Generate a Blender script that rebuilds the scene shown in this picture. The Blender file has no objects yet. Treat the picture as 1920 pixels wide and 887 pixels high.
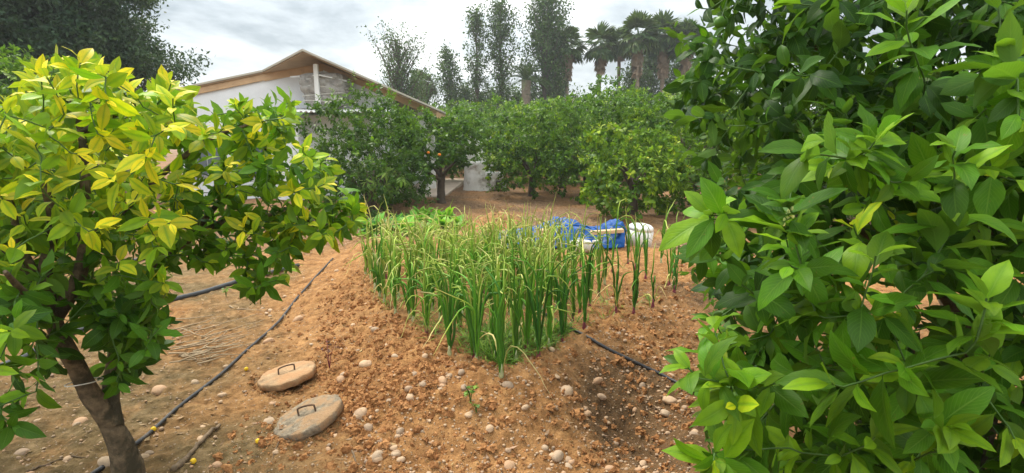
import bpy, bmesh, math, random
import numpy as np
from mathutils import Vector, Matrix

R = np.random.default_rng(11)
random.seed(5)
D = bpy.data
SC = bpy.context.scene
COL = SC.collection
rad = math.radians
PI = math.pi

# ---------------------------------------------------------------- camera
CAMH, PITCH, FPX = 1.5, rad(9.8), 1000.0
CP, SP = math.cos(PITCH), math.sin(PITCH)
cam = D.objects.new('camera', D.cameras.new('camera'))
COL.objects.link(cam)
cam.location = (0, 0, CAMH)
cam.rotation_euler = (PI / 2 - PITCH, 0, 0)
cam.data.lens = 36.0 * FPX / 1920
cam.data.sensor_width = 36
cam.data.clip_start = 0.05
cam.data.clip_end = 3000
SC.camera = cam


def ray(px, py):
    a = (px - 960) / FPX
    b = (443.5 - py) / FPX
    return np.array([a, CP + b * SP, -SP + b * CP])


def W(px, py, Y):
    d = ray(px, py)
    t = Y / d[1]
    return np.array([d[0] * t, Y, CAMH + d[2] * t])


def G(px, py, z=0.0):
    d = ray(px, py)
    t = (z - CAMH) / d[2]
    return np.array([d[0] * t, d[1] * t, z])


def PX(P):
    P = np.atleast_2d(P)
    q = P - np.array([0, 0, CAMH])
    f = q[:, 1] * CP - q[:, 2] * SP
    u = q[:, 1] * SP + q[:, 2] * CP
    f = np.where(np.abs(f) < 1e-6, 1e-6, f)
    return np.stack([960 + FPX * q[:, 0] / f, 443.5 - FPX * u / f, f], 1)


# ---------------------------------------------------------------- noise
_perm = np.random.default_rng(3).permutation(4096)


def _h(ix, iy, iz):
    return _perm[(_perm[(_perm[ix & 4095] + iy) & 4095] + iz) & 4095] / 4096.0


def vnoise(x, y, z=0.0):
    x, y, z = np.broadcast_arrays(np.asarray(x, float), np.asarray(y, float), np.asarray(z, float))
    ix, iy, iz = np.floor(x).astype(int), np.floor(y).astype(int), np.floor(z).astype(int)
    fx, fy, fz = x - ix, y - iy, z - iz
    fx, fy, fz = [f * f * f * (f * (f * 6 - 15) + 10) for f in (fx, fy, fz)]
    r = 0
    for a in (0, 1):
        for b in (0, 1):
            for c in (0, 1):
                w = (fx if a else 1 - fx) * (fy if b else 1 - fy) * (fz if c else 1 - fz)
                r = r + w * _h(ix + a, iy + b, iz + c)
    return r * 2 - 1


def fbm(x, y, z=0.0, oct=4, lac=2.1, gain=0.5):
    a, r, f = 1.0, 0, 1.0
    for i in range(oct):
        r = r + a * vnoise(x * f + 17.3 * i, y * f + 5.1 * i, np.asarray(z) * f + 3.7 * i)
        a *= gain
        f *= lac
    return r


def sstep(a, b, x):
    t = np.clip((x - a) / (b - a), 0, 1)
    return t * t * (3 - 2 * t)


def nrm(v):
    v = np.asarray(v, float)
    return v / np.maximum(np.linalg.norm(v, axis=-1, keepdims=True), 1e-9)


# ---------------------------------------------------------------- objects
def tag(o, label=None, cat=None, group=None, kind=None):
    if label: o['label'] = label
    if cat: o['category'] = cat
    if group: o['group'] = group
    if kind: o['kind'] = kind
    return o


def empty(name, loc=(0, 0, 0), rotz=0.0, label=None, cat=None, group=None):
    o = D.objects.new(name, None)
    COL.objects.link(o)
    o.location = tuple(float(v) for v in loc)
    o.rotation_euler = (0, 0, rotz)
    o.empty_display_size = 0.1
    return tag(o, label, cat, group)


class MB:
    """collects vertices / quads / triangles (with per vertex uv and colour) for ONE mesh"""

    def __init__(self):
        self.V, self.F, self.U, self.C, self.n = [], [], [], [], 0

    def add(self, V, F, uv=None, col=None):
        V = np.asarray(V, np.float32).reshape(-1, 3)
        k = len(V)
        self.V.append(V)
        for f in (F if isinstance(F, list) else [F]):
            f = np.asarray(f, np.int64)
            if f.size:
                self.F.append(f + self.n)
        self.U.append(np.zeros((k, 2), np.float32) if uv is None else np.asarray(uv, np.float32).reshape(-1, 2))
        if col is None:
            c = np.ones((k, 4), np.float32)
        else:
            c = np.asarray(col, np.float32)
            if c.ndim == 1:
                c = np.tile(c, (k, 1))
            if c.shape[1] == 3:
                c = np.concatenate([c, np.ones((k, 1), np.float32)], 1)
        self.C.append(c)
        self.n += k

    def mesh(self, name, mat, smooth=True):
        V = np.concatenate(self.V)
        idx = np.concatenate([f.ravel() for f in self.F])
        sizes = np.concatenate([np.full(len(f), f.shape[1], np.int32) for f in self.F])
        me = D.meshes.new(name)
        me.vertices.add(len(V))
        me.vertices.foreach_set('co', V.ravel())
        me.loops.add(len(idx))
        me.loops.foreach_set('vertex_index', idx.astype(np.int32))
        me.polygons.add(len(sizes))
        me.polygons.foreach_set('loop_start', np.concatenate([[0], np.cumsum(sizes)[:-1]]).astype(np.int32))
        me.polygons.foreach_set('loop_total', sizes)
        me.polygons.foreach_set('use_smooth', np.full(len(sizes), smooth))
        U = np.concatenate(self.U)
        if np.any(U):
            l = me.uv_layers.new(name='UVMap')
            l.data.foreach_set('uv', U[idx].ravel())
        C = np.concatenate(self.C)
        a = me.color_attributes.new('tint', 'FLOAT_COLOR', 'POINT')
        a.data.foreach_set('color', C.ravel())
        me.update(calc_edges=True)
        me.validate()
        if mat: me.materials.append(mat)
        return me

    def build(self, name, mat, parent=None, loc=None, smooth=True):
        o = D.objects.new(name, self.mesh(name, mat, smooth))
        COL.objects.link(o)
        if parent is not None: o.parent = parent
        if loc is not None: o.location = tuple(float(v) for v in loc)
        return o


def copy_tree(o, parent=None):
    c = o.copy()
    COL.objects.link(c)
    if parent is not None:
        c.parent = parent
    for ch in list(o.children):
        copy_tree(ch, c)
    return c


def box(mb, c, s, rz=0.0, rx=0.0, ry=0.0, bev=0.0, uv=False):
    """bevelled box: centre c, full size s"""
    b = bmesh.new()
    bmesh.ops.create_cube(b, size=1.0)
    for v in b.verts:
        v.co = Vector((v.co.x * s[0], v.co.y * s[1], v.co.z * s[2]))
    if bev:
        bmesh.ops.bevel(b, geom=list(b.edges), offset=bev, segments=2, affect='EDGES', profile=0.5)
    M = Matrix.Translation(Vector([float(x) for x in c])) @ Matrix.Rotation(rz, 4, 'Z') @ Matrix.Rotation(ry, 4, 'Y') @ Matrix.Rotation(rx, 4, 'X')
    b.transform(M)
    add_bm(mb, b)


def add_bm(mb, b):
    b.verts.index_update()
    V = np.array([v.co[:] for v in b.verts])
    by = {}
    for f in b.faces:
        by.setdefault(len(f.verts), []).append([v.index for v in f.verts])
    mb.add(V, [np.array(x) for x in by.values()])
    b.free()


def frames(P):
    P = np.asarray(P, float)
    T = np.gradient(P, axis=0)
    T = nrm(T)
    ref = np.array([0, 0, 1.0]) if abs(T[0][2]) < 0.8 else np.array([1.0, 0, 0])
    N = np.zeros_like(T)
    n = ref - T[0] * (ref @ T[0])
    n /= np.linalg.norm(n)
    for i in range(len(P)):
        n = n - T[i] * (n @ T[i])
        n /= max(np.linalg.norm(n), 1e-9)
        N[i] = n
    return T, N, np.cross(T, N)


def tube(mb, P, r, k=8, cap=True, bump=0.0, bscale=8.0, col=None, flat=1.0):
    P = np.asarray(P, float)
    n = len(P)
    r = np.broadcast_to(np.asarray(r, float), (n,))
    T, N, B = frames(P)
    a = np.arange(k) * 2 * PI / k
    V = P[:, None] + r[:, None, None] * (np.cos(a)[None, :, None] * N[:, None] + flat * np.sin(a)[None, :, None] * B[:, None])
    if bump:
        nz = fbm(V[..., 0] * bscale, V[..., 1] * bscale, V[..., 2] * bscale, 3)
        V = P[:, None] + (V - P[:, None]) * (1 + bump * nz[..., None])
    V = V.reshape(-1, 3)
    i = np.arange(n - 1)[:, None] * k
    j = np.arange(k)[None]
    j2 = (j + 1) % k
    F = np.stack([i + j, i + j2, i + k + j2, i + k + j], -1).reshape(-1, 4)
    s = np.repeat(np.linspace(0, 1, n), k)
    uv = np.stack([np.tile(a / (2 * PI), n), s], 1)
    Fs = [F]
    if cap:
        V = np.concatenate([V, P[:1], P[-1:]])
        uv = np.concatenate([uv, [[0.5, 0], [0.5, 1]]])
        t0 = np.stack([np.full(k, n * k), (np.arange(k) + 1) % k, np.arange(k)], 1)
        e = (n - 1) * k
        t1 = np.stack([np.full(k, n * k + 1), e + np.arange(k), e + (np.arange(k) + 1) % k], 1)
        Fs.append(np.concatenate([t0, t1]))
    if col is not None:
        col = np.asarray(col, float)
        if col.ndim == 2:
            col = np.repeat(col, k, 0)
            if cap: col = np.concatenate([col, col[:1], col[-1:]])
    mb.add(V, Fs, uv, col)


def smooth_path(P, m=8):
    """Catmull-Rom through control points"""
    P = np.asarray(P, float)
    Q = np.concatenate([2 * P[:1] - P[1:2], P, 2 * P[-1:] - P[-2:-1]])
    out = []
    for i in range(1, len(Q) - 2):
        t = np.linspace(0, 1, m, endpoint=False)[:, None]
        a, b, c, d = Q[i - 1], Q[i], Q[i + 1], Q[i + 2]
        out.append(0.5 * (2 * b + (c - a) * t + (2 * a - 5 * b + 4 * c - d) * t ** 2 + (3 * b - a - 3 * c + d) * t ** 3))
    out.append(P[-1:])
    return np.concatenate(out)


def in_poly(x, y, poly):
    p = np.asarray(poly, float)
    r = np.zeros(np.shape(x), bool)
    j = len(p) - 1
    for i in range(len(p)):
        c = ((p[i, 1] > y) != (p[j, 1] > y)) & (x < (p[j, 0] - p[i, 0]) * (y - p[i, 1]) / (p[j, 1] - p[i, 1] + 1e-12) + p[i, 0])
        r ^= c
        j = i
    return r


def poly_dist(x, y, poly):
    """signed distance to a polygon (negative inside)"""
    p = np.asarray(poly, float)
    d = np.full(np.shape(x), 1e9)
    for i in range(len(p)):
        a, b = p[i - 1], p[i]
        e = b - a
        t = np.clip(((x - a[0]) * e[0] + (y - a[1]) * e[1]) / (e @ e), 0, 1)
        d = np.minimum(d, np.hypot(x - a[0] - t * e[0], y - a[1] - t * e[1]))
    return np.where(in_poly(x, y, p), -d, d)


def ico(sub):
    b = bmesh.new()
    bmesh.ops.create_icosphere(b, subdivisions=sub, radius=1.0)
    b.verts.index_update()
    V = np.array([v.co[:] for v in b.verts])
    F = np.array([[v.index for v in f.verts] for f in b.faces])
    b.free()
    return V, F


ICO1, ICO2, ICO3 = ico(1), ico(2), ico(3)

# ---------------------------------------------------------------- materials


def mat(name):
    m = D.materials.new(name)
    m.use_nodes = True
    nt = m.node_tree
    for n in list(nt.nodes): nt.nodes.remove(n)
    out = nt.nodes.new('ShaderNodeOutputMaterial')
    return m, nt, out


class NT:
    def __init__(self, nt): self.nt = nt

    def n(self, t, **k):
        x = self.nt.nodes.new('ShaderNode' + t)
        ins = k.pop('ins', {})
        for a, v in k.items(): setattr(x, a, v)
        for a, v in ins.items(): self.set(x.inputs[a], v)
        return x

    def set(self, sock, v):
        if isinstance(v, bpy.types.NodeSocket):
            self.nt.links.new(v, sock)
        elif isinstance(v, (tuple, list)) and len(v) == 3 and sock.type == 'RGBA':
            sock.default_value = (*v, 1)
        else:
            sock.default_value = v

    def math(self, op, a, b=0.0, clamp=False):
        x = self.nt.nodes.new('ShaderNodeMath')
        x.operation = op
        x.use_clamp = clamp
        self.set(x.inputs[0], a)
        self.set(x.inputs[1], b)
        return x.outputs[0]

    def mix(self, f, a, b, blend='MIX'):
        x = self.nt.nodes.new('ShaderNodeMix')
        x.data_type = 'RGBA'
        x.blend_type = blend
        self.set(x.inputs[0], f)
        self.set(x.inputs[6], a)
        self.set(x.inputs[7], b)
        return x.outputs[2]

    def ramp(self, f, stops):
        x = self.nt.nodes.new('ShaderNodeValToRGB')
        cr = x.color_ramp
        while len(cr.elements) < len(stops): cr.elements.new(0.5)
        for e, (p, c) in zip(cr.elements, stops):
            e.position = p
            e.color = (*c, 1) if len(c) == 3 else c
        self.set(x.inputs[0], f)
        return x.outputs[0]

    def noise(self, vec, scale, detail=4, rough=0.55, dist=0.0):
        x = self.n('TexNoise', ins={'Scale': scale, 'Detail': detail, 'Roughness': rough, 'Distortion': dist})
        if vec is not None: self.set(x.inputs['Vector'], vec)
        return x.outputs['Fac']

    def sep(self, v):
        x = self.n('SeparateXYZ')
        self.set(x.inputs[0], v)
        return x.outputs

    def attr(self, name='tint'):
        x = self.n('Attribute', attribute_name=name)
        s = self.n('SeparateColor')
        self.set(s.inputs[0], x.outputs['Color'])
        return s.outputs

    def rng(self, v, a, b, c=0.0, d=1.0):
        x = self.n('MapRange', interpolation_type='SMOOTHSTEP')
        for i, q in enumerate((v, a, b, c, d)): self.set(x.inputs[i], q)
        return x.outputs[0]

    def bump(self, h, strength=0.5, dist=0.01, normal=None):
        x = self.n('Bump', ins={'Strength': strength, 'Distance': dist})
        self.set(x.inputs['Height'], h)
        if normal is not None: self.set(x.inputs['Normal'], normal)
        return x.outputs[0]


def leaf_mat(name, stops, vein_col, under, rough=0.42, trans=0.30, veins=True, spec=0.16):
    """stops: ramp over tint.r ; tint.g random brightness"""
    m, nt, out = mat(name)
    N = NT(nt)
    at = N.attr()
    uv = N.n('UVMap').outputs[0]
    xyz = N.sep(uv)
    if veins:
        au0 = N.math('ABSOLUTE', N.math('SUBTRACT', xyz[0], 0.5))
        # the blade stays greener along the midrib where it has yellowed
        t_eff = N.math('SUBTRACT', at[0], N.math('MULTIPLY', N.math('MULTIPLY', N.rng(au0, 0.0, 0.20, 1.0, 0.0), at[0]), 0.17))
        pos0 = N.n('NewGeometry').outputs['Position']
        t_eff = N.math('ADD', t_eff, N.math('MULTIPLY', N.math('SUBTRACT', N.noise(pos0, 22.0, 3), 0.5), 0.16))
        base = N.ramp(t_eff, stops)
    else:
        base = N.ramp(at[0], stops)
    geo = N.n('NewGeometry')
    nz = N.noise(geo.outputs['Position'], 38.0, 3)
    base = N.mix(N.rng(nz, 0.3, 0.75, 0.0, 0.35), base, N.mix(0.5, base, (0.02, 0.06, 0.008)))
    nrml = None
    if veins:
        spot = N.rng(N.noise(geo.outputs['Position'], 70.0, 2), 0.70, 0.76, 0.0, 0.55)
        base = N.mix(spot, base, (0.20, 0.13, 0.035))
        au = N.math('ABSOLUTE', N.math('SUBTRACT', xyz[0], 0.5))
        mid = N.rng(au, 0.012, 0.045, 1.0, 0.0)
        ph = N.math('SUBTRACT', N.math('MULTIPLY', xyz[1], 11.0), N.math('MULTIPLY', au, 7.0))
        sv = N.math('ABSOLUTE', N.math('SUBTRACT', N.math('FRACT', ph), 0.5))
        side = N.rng(sv, 0.03, 0.17, 1.0, 0.0)
        vs = N.math('MAXIMUM', mid, N.math('MULTIPLY', side, 0.5))
        base = N.mix(N.math('MULTIPLY', vs, 0.6), base, N.mix(at[0], vein_col[0], vein_col[1]))
        hgt = N.math('ADD', N.math('MULTIPLY', vs, -1.0), N.math('MULTIPLY', nz, 0.4))
        nrml = N.bump(hgt, 0.35, 0.002)
    g = N.math('ADD', N.math('MULTIPLY', at[1], 0.8), 0.6)
    cg = N.n('CombineColor')
    for i in range(3): N.set(cg.inputs[i], g)
    base = N.mix(1.0, base, cg.outputs[0], 'MULTIPLY')
    base = N.mix(N.math('MULTIPLY', geo.outputs['Backfacing'], 0.5), base, under)
    p = N.n('BsdfPrincipled', ins={'Base Color': base, 'Roughness': rough, 'Specular IOR Level': spec})
    if nrml is not None: N.set(p.inputs['Normal'], nrml)
    t = N.n('BsdfTranslucent')
    N.set(t.inputs['Color'], N.mix(0.15, N.mix(1.0, base, (1.6, 1.8, 0.7), 'MULTIPLY'), (0.30, 0.42, 0.02)) if trans else base)
    mx = N.n('MixShader', ins={0: trans})
    nt.links.new(p.outputs[0], mx.inputs[1])
    nt.links.new(t.outputs[0], mx.inputs[2])
    nt.links.new(mx.outputs[0], out.inputs[0])
    return m


def simple(name, col, rough=0.7, var=0.15, scale=12.0, bump=0.3, bdist=0.005, dark=None, spec=0.3, metallic=0.0, dscale=3.0, damt=(0.5, 0.75), use_tint=False):
    m, nt, out = mat(name)
    N = NT(nt)
    tc = N.n('TexCoord').outputs['Object']
    nz = N.noise(tc, scale, 6, 0.6)
    a = tuple(c * (1 - var) for c in col)
    b = tuple(min(1, c * (1 + var)) for c in col)
    c = N.ramp(nz, [(0.3, a), (0.7, b)])
    if dark is not None:
        c = N.mix(N.rng(N.noise(tc, dscale, 6, 0.65), damt[0], damt[1]), c, dark)
    if use_tint:
        at = N.n('Attribute', attribute_name='tint').outputs['Color']
        c = N.mix(1.0, c, at, 'MULTIPLY')
    p = N.n('BsdfPrincipled', ins={'Base Color': c, 'Roughness': rough, 'Specular IOR Level': spec, 'Metallic': metallic})
    if bump:
        fine = N.noise(tc, scale * 5, 4, 0.6)
        N.set(p.inputs['Normal'], N.bump(N.math('ADD', nz, N.math('MULTIPLY', fine, 0.4)), bump, bdist))
    nt.links.new(p.outputs[0], out.inputs[0])
    return m


M = {}
CIT = [(0.0, (0.015, 0.055, 0.007)), (0.35, (0.070, 0.190, 0.008)), (0.6, (0.22, 0.37, 0.012)), (0.76, (0.50, 0.52, 0.016)), (1.0, (0.85, 0.66, 0.025))]
VEIN = ((0.10, 0.22, 0.03), (0.22, 0.34, 0.03))
M['citrus'] = leaf_mat('citrus_leaf', CIT, VEIN, (0.13, 0.24, 0.05))
CITF = [(0.0, (0.016, 0.050, 0.009)), (0.35, (0.078, 0.170, 0.013)), (0.6, (0.22, 0.33, 0.020)), (0.8, (0.32, 0.38, 0.03)), (1.0, (0.5, 0.45, 0.03))]
M['citrus_far'] = leaf_mat('citrus_leaf_distant', CITF, VEIN, (0.10, 0.18, 0.05), veins=False, rough=0.38, trans=0.3)
M['onion'] = leaf_mat('onion_leaf', [(0.0, (0.040, 0.15, 0.033)), (0.35, (0.12, 0.31, 0.03)), (0.6, (0.42, 0.52, 0.10)), (0.85, (0.66, 0.58, 0.22)), (1.0, (0.70, 0.54, 0.28))], VEIN, (0.1, 0.25, 0.04), veins=False, trans=0.25, rough=0.4)
M['greens'] = leaf_mat('vegetable_leaf', [(0.0, (0.04, 0.16, 0.02)), (0.5, (0.14, 0.36, 0.03)), (1.0, (0.32, 0.50, 0.06))], ((0.2, 0.4, 0.08), (0.4, 0.55, 0.15)), (0.15, 0.3, 0.06), trans=0.35)
M['loquat'] = leaf_mat('loquat_leaf', [(0.0, (0.05, 0.13, 0.03)), (0.5, (0.14, 0.25, 0.05)), (1.0, (0.34, 0.38, 0.10))], ((0.2, 0.3, 0.08), (0.3, 0.4, 0.1)), (0.22, 0.28, 0.13), trans=0.3)
M['tall'] = leaf_mat('tall_tree_leaf', [(0.0, (0.028, 0.066, 0.020)), (1.0, (0.105, 0.17, 0.05))], VEIN, (0.05, 0.09, 0.035), veins=False, trans=0.2)
M['dark'] = leaf_mat('dark_tree_leaf', [(0.0, (0.016, 0.042, 0.020)), (1.0, (0.06, 0.10, 0.04))], VEIN, (0.03, 0.06, 0.03), veins=False, trans=0.15)
M['palm'] = leaf_mat('palm_leaf', [(0.0, (0.035, 0.080, 0.022)), (0.5, (0.085, 0.13, 0.035)), (1.0, (0.30, 0.23, 0.14))], VEIN, (0.06, 0.09, 0.03), veins=False, trans=0.15)
M['deadpalm'] = simple('dead_palm_frond', (0.27, 0.205, 0.14), 0.9, 0.3, 3.0, 0)
M['redleaf'] = leaf_mat('dark_red_leaf', [(0.0, (0.05, 0.012, 0.014)), (1.0, (0.10, 0.03, 0.025))], VEIN, (0.06, 0.02, 0.02), veins=False, trans=0.1)
M['bark'] = simple('citrus_bark', (0.150, 0.110, 0.066), 0.88, 0.5, 34.0, 1.0, 0.012, dark=(0.055, 0.045, 0.026), dscale=13.0, damt=(0.42, 0.62))
M['darkbark'] = simple('dark_bark', (0.09, 0.07, 0.05), 0.9, 0.3, 10.0, 0.6, 0.01)
M['palmbark'] = simple('palm_bark', (0.20, 0.165, 0.12), 0.9, 0.3, 5.0, 0.6, 0.02)
M['greenstem'] = simple('green_stem', (0.07, 0.14, 0.03), 0.6, 0.2, 30.0, 0)
M['stick'] = simple('weathered_stick', (0.17, 0.12, 0.075), 0.9, 0.4, 40.0, 0.5)
M['twig'] = simple('dry_twig_bark', (0.36, 0.27, 0.17), 0.9, 0.3, 40.0, 0.3)
M['white'] = simple('white_painted_plaster', (0.74, 0.76, 0.78), 0.8, 0.05, 3.0, 0.2, 0.004, dark=(0.60, 0.62, 0.64), dscale=0.8)
M['whitewood'] = simple('white_painted_post', (0.80, 0.80, 0.78), 0.6, 0.04, 6.0, 0.1)
M['fascia'] = simple('tan_wood_fascia', (0.52, 0.34, 0.19), 0.7, 0.12, 5.0, 0.2)
M['soffit'] = simple('tan_board_soffit', (0.42, 0.29, 0.175), 0.8, 0.12, 3.0, 0.2)
M['roofing'] = simple('pale_roof_sheet', (0.46, 0.42, 0.34), 0.6, 0.1, 2.0, 0.1)
M['tarpwrap'] = simple('grey_cloth_wrap', (0.36, 0.34, 0.31), 0.85, 0.25, 7.0, 1.0, 0.05, dark=(0.17, 0.16, 0.15), dscale=4.0)
M['rope'] = simple('pale_cord', (0.7, 0.68, 0.62), 0.8, 0.1, 30.0, 0)
M['glass'] = simple('window_glass', (0.10, 0.13, 0.15), 0.1, 0.1, 2.0, 0, spec=0.6)
M['greyframe'] = simple('grey_metal_frame', (0.35, 0.36, 0.38), 0.5, 0.08, 8.0, 0)
M['porch'] = simple('porch_concrete', (0.52, 0.42, 0.33), 0.85, 0.15, 3.0, 0.3)
M['blue'] = simple('blue_tarpaulin', (0.004, 0.070, 0.27), 0.5, 0.25, 9.0, 0.6, 0.012, dark=(0.004, 0.055, 0.24), dscale=5.0, spec=0.25)
M['plank'] = simple('rough_sawn_wood', (0.55, 0.38, 0.22), 0.8, 0.2, 14.0, 0.4)
M['drum'] = simple('white_plastic_drum', (0.78, 0.78, 0.74), 0.45, 0.05, 6.0, 0.05, dark=(0.58, 0.52, 0.42), dscale=5.0, damt=(0.55, 0.8))
M['sack'] = simple('white_woven_sack', (0.55, 0.52, 0.47), 0.85, 0.08, 40.0, 0.4, 0.01, dark=(0.5, 0.42, 0.33), dscale=6.0)
M['limewash'] = simple('limewashed_render', (0.74, 0.73, 0.70), 0.9, 0.1, 6.0, 0.6, 0.02, dark=(0.30, 0.25, 0.20), dscale=2.6, damt=(0.50, 0.72))
M['whitetile'] = simple('white_glazed_block', (0.76, 0.76, 0.73), 0.5, 0.05, 8.0, 0.2, dark=(0.5, 0.48, 0.42), dscale=4.0, damt=(0.6, 0.8))
M['pipe'] = simple('black_polyethylene', (0.030, 0.030, 0.032), 0.45, 0.2, 14.0, 0.1, dark=(0.16, 0.12, 0.08), dscale=12.0, damt=(0.52, 0.8), spec=0.4)
M['greypipe'] = simple('grey_dusty_pipe', (0.055, 0.06, 0.065), 0.55, 0.2, 14.0, 0.1, dark=(0.15, 0.115, 0.08), dscale=9.0, damt=(0.5, 0.8))
M['concrete'] = simple('weathered_concrete', (0.25, 0.205, 0.145), 0.92, 0.5, 34.0, 1.0, 0.014, dark=(0.36, 0.225, 0.12), dscale=10.0, damt=(0.42, 0.62))
M['concrete_tan'] = simple('soil_stained_concrete', (0.36, 0.24, 0.135), 0.92, 0.4, 22.0, 1.0, 0.010, dark=(0.40, 0.225, 0.11), dscale=7.0, damt=(0.42, 0.62))
M['rust'] = simple('rusty_iron', (0.11, 0.065, 0.04), 0.75, 0.3, 40.0, 0.4, 0.002, dark=(0.22, 0.10, 0.04), dscale=20.0)
M['stone'] = simple('river_pebble', (0.42, 0.31, 0.21), 0.75, 0.2, 22.0, 0.35, 0.002, use_tint=True, dark=(0.52, 0.30, 0.16), dscale=18.0, damt=(0.5, 0.8))
M['clod'] = simple('soil_clod', (0.36, 0.178, 0.068), 0.95, 0.3, 34.0, 1.0, 0.012, use_tint=True)
M['litter'] = simple('dry_leaf_litter', (0.32, 0.225, 0.135), 0.9, 0.3, 20.0, 0, use_tint=True)
M['lime'] = simple('yellow_fallen_citrus', (0.80, 0.52, 0.02), 0.45, 0.1, 30.0, 0.15, 0.001)
M['greenfruit'] = simple('green_citrus_peel', (0.085, 0.21, 0.02), 0.4, 0.12, 60.0, 0.25, 0.001)
M['limefruit'] = simple('yellow_green_citrus_peel', (0.42, 0.52, 0.03), 0.4, 0.1, 60.0, 0.25, 0.001)
M['orange'] = simple('orange_peel', (0.86, 0.25, 0.02), 0.4, 0.08, 60.0, 0.2, 0.001)
M['bulb'] = simple('onion_neck', (0.40, 0.42, 0.22), 0.55, 0.15, 40.0, 0)
M['redbulb'] = simple('red_onion_neck', (0.22, 0.05, 0.07), 0.5, 0.2, 40.0, 0)
M['weed'] = leaf_mat('weed_leaf', [(0.0, (0.07, 0.19, 0.03)), (1.0, (0.24, 0.34, 0.06))], VEIN, (0.15, 0.28, 0.06), veins=False, trans=0.3)
M['bud'] = simple('pale_flower_bud', (0.72, 0.78, 0.28), 0.5, 0.1, 40.0, 0)
M['plasticfilm'] = simple('grey_plastic_film', (0.42, 0.40, 0.37), 0.4, 0.1, 9.0, 0.5, 0.01)
# ---------------------------------------------------------------- ground
BED = np.array([G(*p, 0.2)[:2] for p in [(668, 525), (735, 600), (840, 672), (940, 712), (1020, 680), (1110, 622), (1250, 575), (1300, 520), (1250, 470), (1100, 455), (900, 440), (720, 432)]])
DIP = G(1165, 790, -0.05)[:2]
HEAP = W(935, 410, 8.6)[:2]


def gbase(x, y):
    d = poly_dist(x, y, BED)
    z = 0.20 * (1 - sstep(-0.05, 0.75, d))
    # the spoil spread down towards the camera in front of the bed
    z = z + 0.07 * np.exp(-(((x + 0.55) / 0.55) ** 2 + ((y - 2.75) / 0.45) ** 2))
    z = z - 0.19 * np.exp(-(((x - DIP[0] - 0.05) / 0.26) ** 2 + ((y - DIP[1]) / 0.42) ** 2))
    z = z + 0.42 * np.exp(-(((x - HEAP[0]) / 0.62) ** 2 + ((y - HEAP[1]) / 0.55) ** 2))
    # low ridges of tilled soil along the orchard edge
    z = z + 0.10 * np.exp(-((y - 10.2 - 0.12 * x) / 0.5) ** 2) * sstep(-2.2, -1.2, x)
    z = z + 0.06 * sstep(6, 14, y) * fbm(x * 0.35, y * 0.35, 2.0, 3)
    return z


def rough(x, y):
    """how cloddy the soil is"""
    d = poly_dist(x, y, BED)
    a = 0.35 + 0.65 * np.exp(-np.maximum(d - 0.0, 0) / 0.35)
    a = a * np.where(d < -0.1, 0.55, 1.0)
    a = np.where(y > 7, 0.7, a)
    return a


def gz(x, y):
    x, y = np.asarray(x, float), np.asarray(y, float)
    z = gbase(x, y)
    a = rough(x, y)
    near = np.exp(-np.maximum(np.hypot(x, y - 3) - 6, 0) / 8)
    n1 = fbm(x * 3.0, y * 3.0, 0.3, 3) * 0.022
    b = 1 - np.abs(fbm(x * 9.0, y * 9.0, 1.7, 3))
    n2 = (b - 0.7) * 0.032 * a
    n3 = np.maximum(fbm(x * 24, y * 24, 4.2, 2), -0.2) * 0.016 * (0.4 + a)
    n4 = vnoise(x * 60, y * 60, 9.0) * 0.0055
    return z + (n1 + n2 + n3 + n4) * (0.25 + 0.75 * near)


def GP(px, py):
    d = ray(px, py)
    o = np.array([0, 0, CAMH])
    t = (0.3 - CAMH) / d[2]
    for i in range(400):
        p = o + d * t
        h = p[2] - float(gz(p[0], p[1]))
        if h < 0.002: break
        t += max(h * 0.6, 0.002)
    return o + d * t


def axis(lo, hi, step, glo, ghi, far_lo, far_hi):
    c = list(np.arange(lo, hi, step))
    s = step
    x = c[-1]
    up = []
    while x < far_hi:
        s *= ghi
        x += s
        up.append(x)
    s = step
    x = c[0]
    dn = []
    while x > far_lo:
        s *= glo
        x -= s
        dn.append(x)
    return np.array(dn[::-1] + c + up)


gx = axis(-2.9, 2.2, 0.0125, 1.05, 1.05, -700, 700)
gy = axis(1.7, 5.2, 0.0125, 1.12, 1.022, -60, 900)
XX, YY = np.meshgrid(gx, gy)
ZZ = gz(XX, YY)
ny, nx = XX.shape
i = np.arange(ny - 1)[:, None] * nx
j = np.arange(nx - 1)[None]
GF = np.stack([i + j, i + j + 1, i + nx + j + 1, i + nx + j], -1).reshape(-1, 4)
dB = poly_dist(XX, YY, BED)
nzz = fbm(XX * 1.3, YY * 1.3, 6.0, 4)
moist = np.exp(-(((XX - DIP[0] - 0.12) / 0.34) ** 2 + ((YY - DIP[1] - 0.05) / 0.5) ** 2)) * 2.2
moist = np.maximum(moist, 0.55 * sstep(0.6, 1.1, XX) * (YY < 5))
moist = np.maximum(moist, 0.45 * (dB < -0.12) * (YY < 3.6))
moist = np.clip(moist + 0.3 * nzz * (moist > 0.05), 0, 1)
moss = sstep(0.55, 1.0, dB) * (XX < 0.2) * np.exp(-np.maximum(YY - 5, 0) / 3)
moss = np.clip(moss * (0.75 + 0.6 * nzz), 0, 1)
lit = sstep(6.8, 8.5, YY + 0.5 * nzz) * sstep(0.5, 0.95, np.hypot((XX - HEAP[0]) / 1.2, YY - HEAP[1]))
lit = np.clip(lit * (0.85 + 0.5 * nzz), 0, 1)
g = MB()
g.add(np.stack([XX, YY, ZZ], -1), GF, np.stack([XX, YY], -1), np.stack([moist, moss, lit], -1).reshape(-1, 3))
m, nt, out = mat('orange_soil')
N = NT(nt)
tc = N.n('TexCoord').outputs['Object']
at = N.attr()
big = N.noise(tc, 1.6, 5, 0.6)
mid = N.noise(tc, 11.0, 6, 0.65)
fin = N.noise(tc, 75.0, 4, 0.7)
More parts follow.
